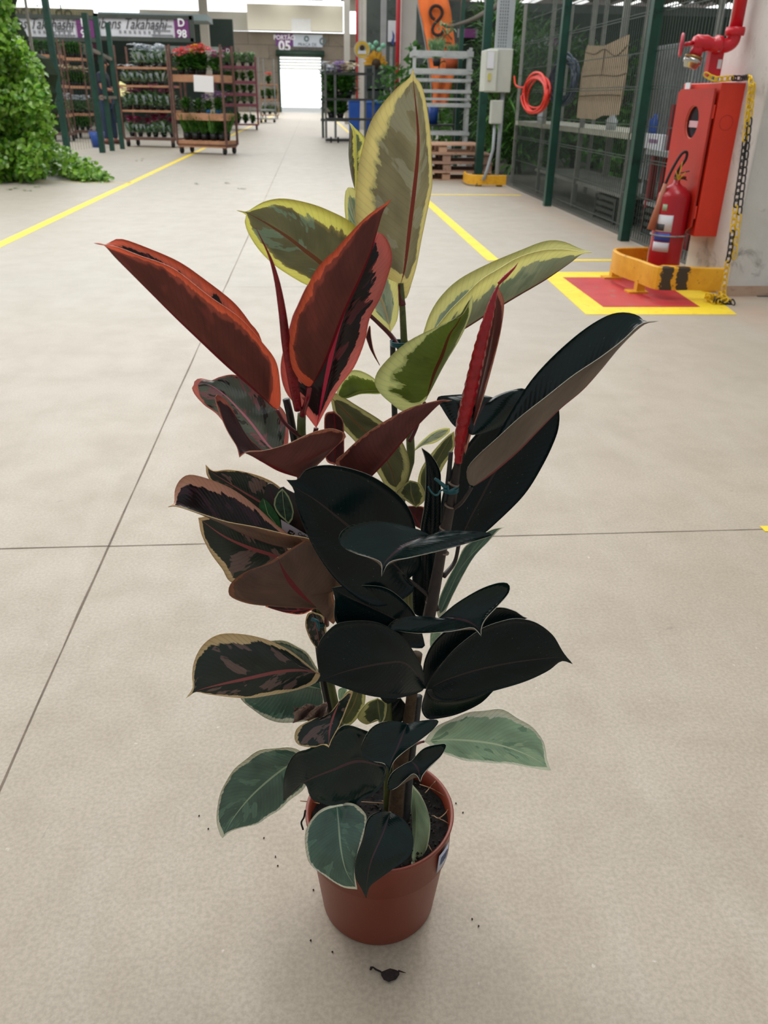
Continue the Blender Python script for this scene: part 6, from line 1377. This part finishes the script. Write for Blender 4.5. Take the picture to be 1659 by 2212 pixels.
leaf('l', 'H', 'black', [(490, 740), (620, 672), (800, 612), (1000, 567), (1200, 537), (1405, 522), (1466, 566)],
     [(530, 660), (600, 560), (700, 450), (860, 332), (1000, 280), (1100, 264), (1220, 290), (1330, 370), (1390, 468), (1425, 520)], [(530, 720), (545, 775), (610, 812), (750, 792), (950, 742), (1150, 682), (1300, 612), (1390, 547)],
     (-.02, -.05, -.05), 0, 0, cup=-.04, n=44, label='broad near-black leaf with tip pointing right')
leaf('l', 'H', 'black', [(480, 730), (600, 560), (800, 400), (1000, 290), (1110, 258), (1164, 262)], [(470, 640), (490, 520), (560, 400), (700, 290), (850, 218), (980, 190), (1080, 214), (1130, 248)], [(560, 720), (750, 580), (950, 400), (1100, 290)], (.0, .01, .01), 0, 0, n=36, label='black leaf behind the right-pointing one')
leaf('l', 'H', 'black', [(490, 740), (560, 800), (700, 810), (850, 770), (980, 700)], [(600, 700), (800, 680), (920, 680)], [(462, 860), (495, 926), (560, 930), (700, 900), (850, 830), (935, 750)], (.0, .01, .01), 0, 0, label='black leaf beneath the right-pointing one')
leaf('l', 'H', 'blackS', [(575, 262), (700, 268), (790, 295), (845, 338), (860, 386)], [(640, 205), (720, 145), (850, 70), (960, 30), (1030, 28), (1050, 62), (1030, 112), (960, 190), (885, 270), (858, 335)], [(500, 252), (400, 250), (300, 268), (240, 318), (300, 345), (450, 362), (650, 350), (790, 325), (835, 350)],
     (-.04, -.055, -.075), .0, -.0, cup=.03, n=40, label='black leaf folded open with tip towards the camera')
leaf('l', 'H', 'blackS', [(370, 965), (340, 1030), (300, 1130), (262, 1210), (247, 1300)], [(450, 945), (572, 938), (540, 1000), (440, 1082), (345, 1150), (278, 1215)], [(300, 945), (200, 952), (120, 1000), (64, 1110), (80, 1178), (140, 1212), (218, 1230)], (-.06, -.08, -.095), 0, 0, cup=-.05, n=36, label='small black leaf with pale tip above the soil')
leaf('l', 'H', 'blackS', [(395, 1210), (425, 1240), (445, 1280), (455, 1352)], [(480, 1125), (600, 1095), (626, 1110), (590, 1180), (515, 1250), (470, 1305)], [(340, 1235), (270, 1285), (238, 1350), (245, 1402), (300, 1385), (360, 1330), (405, 1295), (435, 1310)], (-.05, -.06, -.075), 0, 0, cup=.03, n=36, label='smallest black leaf arched over the trunk foot')
leaf('l', 'G', 'blackS', [(1215, 1090), (1050, 1052), (900, 1105), (790, 1150), (700, 1200), (622, 1284)],
     [(1210, 1160), (1150, 1235), (1060, 1290), (950, 1308), (810, 1290), (772, 1245), (757, 1190), (740, 1172), (700, 1212), (650, 1262)],
     [(1235, 1020), (1160, 915), (1060, 860), (960, 856), (880, 920), (780, 975), (705, 1000), (650, 1068), (625, 1150), (622, 1240)], (-.05, -.07, -.06), 0, 0, cup=-.05, n=46, wave=.03, label='large torn black leaf above the left of the pot rim')
leaf('l', 'G', 'blackS', [(1240, 1348), (1195, 1470), (1130, 1620), (1106, 1740), (1100, 1847)], [(1325, 1400), (1372, 1500), (1350, 1600), (1250, 1680), (1150, 1752), (1115, 1790)], [(1180, 1345), (1125, 1370), (1098, 1415), (1080, 1500), (1040, 1620), (1036, 1720), (1072, 1790)], (-.07, -.11, -.12), 0, 0, cup=-.05, n=40, label='black leaf hanging over the front of the pot rim')
leaf('l', 'G', 'black', [(1300, 690), (1240, 770), (1180, 850)], [(1340, 760), (1280, 850)], [(1200, 700), (1160, 780)], (-.01, -.01, -.01), 0, 0)
leaf('l', 'G', 'black', [(1170, 660), (1220, 700), (1280, 690)], [(1190, 650), (1260, 660)], [(1190, 700), (1230, 722)], (-.03, -.03, -.03), 0, 0)
MBq = MB().tube(spline([at(*px_('G', q), Y0-.095) for q in ((748, 1340), (740, 1380), (725, 1410), (735, 1450))], 14), .0011, seg=6).build('dry_tendril', mat('dry_black', 0x14100e, .9), plant, True)

# --- plant tag
def tagpt(x, y, e=0): p = (560+x/11.85, 1030+y/11.85); return at(*p, Y0-.004-e+(p[1]-1100)*-.00006)
tg_ = MB().prism([tagpt(*q) for q in ((160, 260), (210, 190), (280, 165), (340, 185), (420, 250), (500, 310), (560, 270), (620, 255), (700, 320), (820, 380), (920, 430), (1050, 1000), (1330, 1560), (1340, 1750), (500, 1700), (80, 1200), (60, 700))], (0, .0008, 0)).build('plant_tag', mat('tag_print_dark', 0x08080c, .3, var=.3), plant)
tg_['label'] = 'printed plant tag with leaf pictures and a white band'
MB().prism([tagpt(*q, .0006) for q in ((550, 1090), (1260, 1510), (1340, 1700), (700, 1720), (600, 1480))], (0, .0004, 0)).build('tag_band', mat('tag_white', 0xb8b4c0, .5, var=.04), tg_)
MB().prism([tagpt(*q, .0007) for q in ((590, 300), (480, 400), (390, 560), (370, 720), (420, 860), (520, 1000), (660, 1120), (760, 1210), (850, 1090), (885, 900), (840, 700), (760, 500), (680, 390))], (0, .0004, 0)).build('printed_leaf', mat('printed_cream', 0xa0b080, .5), tg_)
MB().prism([tagpt(*q, .0012) for q in ((590, 350), (500, 430), (430, 570), (410, 720), (450, 830), (540, 960), (670, 1080), (740, 1160), (820, 1060), (850, 900), (800, 700), (730, 540), (650, 420))], (0, .0004, 0)).build('printed_leaf', mat('printed_green', 0x1c4430, .5, var=.4, scale=250), tg_)
MB().tube([tagpt(590, 350, .0018), tagpt(620, 700, .0018), tagpt(685, 1150, .0018)], .0003, seg=5).build('printed_midrib', mat('printed_cream', 0xa0b080), tg_)
MB().prism([tagpt(*q, .0007) for q in ((100, 540), (0, 680), (-20, 900), (200, 1200), (570, 1320), (520, 1080), (400, 860), (250, 660))], (0, .0004, 0)).build('printed_leaf', mat('printed_bright_green', 0x1c5c2c, .5, var=.2, scale=150), tg_)
MB().tube([tagpt(120, 590, .0014), tagpt(220, 950, .0014), tagpt(420, 1200, .0014)], .0003, seg=5).build('printed_midrib', mat('printed_cream', 0xa0b080), tg_)
MB().prism([tagpt(*q, .0005) for q in ((250, 230), (290, 300), (380, 560), (340, 620), (270, 400))], (0, .0004, 0)).build('printed_leaf', mat('printed_magenta', 0x3a1024, .5), tg_)
a_, b_ = tagpt(660, 1440), tagpt(900, 1570); ang = math.atan2((b_-a_).z, (b_-a_).x)
Rm = Matrix.Rotation(PI/2, 4, 'X')
txt('lettering', 'Fi', .012, mat('tag_ink', 0x060608, .5), tagpt(790, 1480, .0012), tg_, rot=Matrix.Rotation(-ang, 4, 'Y')@Rm, depth=.0001, bold=.0003)
txt('lettering', 'Coleç', .0052, mat('tag_ink', 0x060608, .5), tagpt(1120, 1510, .0012), tg_, rot=Matrix.Rotation(-ang, 4, 'Y')@Rm, depth=.0001, bold=.0001)

# --- dry leaf and specks on the floor
mb = MB(); B0 = gz(833, 2103); 
outl = [(722, 985), (760, 970), (800, 955), (840, 965), (880, 980), (880, 1010), (850, 1050), (790, 1070), (745, 1050), (725, 1015)]
mid_ = gz(640+800/3.95, 1850+1010/3.95, .006); mb.v.append(mid_)
for (x, y) in outl: mb.v.append(gz(640+x/3.95, 1850+y/3.95, .002+.004*R_(0, 1)))
for i in range(len(outl)): mb.f.append([0, 1+i, 1+(i+1) % len(outl)]); mb.m.append(0)
dl_ = thing('dry_leaf', 'small curled dark dry leaf on the concrete in front of the pot', 'leaf', B0)
q = mb.build('blade', wash('dry_leaf_brown', (0x2c201e, 0x44322e, 0x1c1414), 120, .9, .8), dl_, True); q.modifiers.new('s', 'SOLIDIFY').thickness = .0006; s_ = q.modifiers.new('sub', 'SUBSURF'); s_.levels = 2; s_.render_levels = 2; s_.subdivision_type = 'SIMPLE'
MB().tube([gz(640+x/3.95, 1850+y/3.95, .003) for x, y in ((725, 985), (680, 965), (655, 945), (640, 950), (632, 968))], [.0012, .0014, .001, .002, .0012], seg=6).build('stalk', mat('dry_stalk', 0x241a18, .9), dl_, True)
MB().tube([gz(640+x/3.95, 1850+y/3.95, .003) for x, y in ((870, 975), (905, 985), (935, 995))], [.0012, .0008, .0003], seg=6).build('tip', mat('dry_stalk', 0x241a18), dl_, True)
sp_m = mat('soil_speck', 0x3a2e26, .95); mb = MB()
for (x, y) in ((677, 1922), (718, 2056), (671, 2031), (1034, 2000), (1020, 1985), (570, 1810), (595, 1850), (450, 1790), (430, 1762), (600, 1870), (985, 1735), (1000, 1755)):
    p = gz(x, y, .0012); mb.box(p, (.002, .0014, .0018), rz=R_(0, 3))
tag(mb.build('soil_specks', sp_m), 'dark specks of soil scattered on the concrete around the pot', 'soil', kind='stuff')
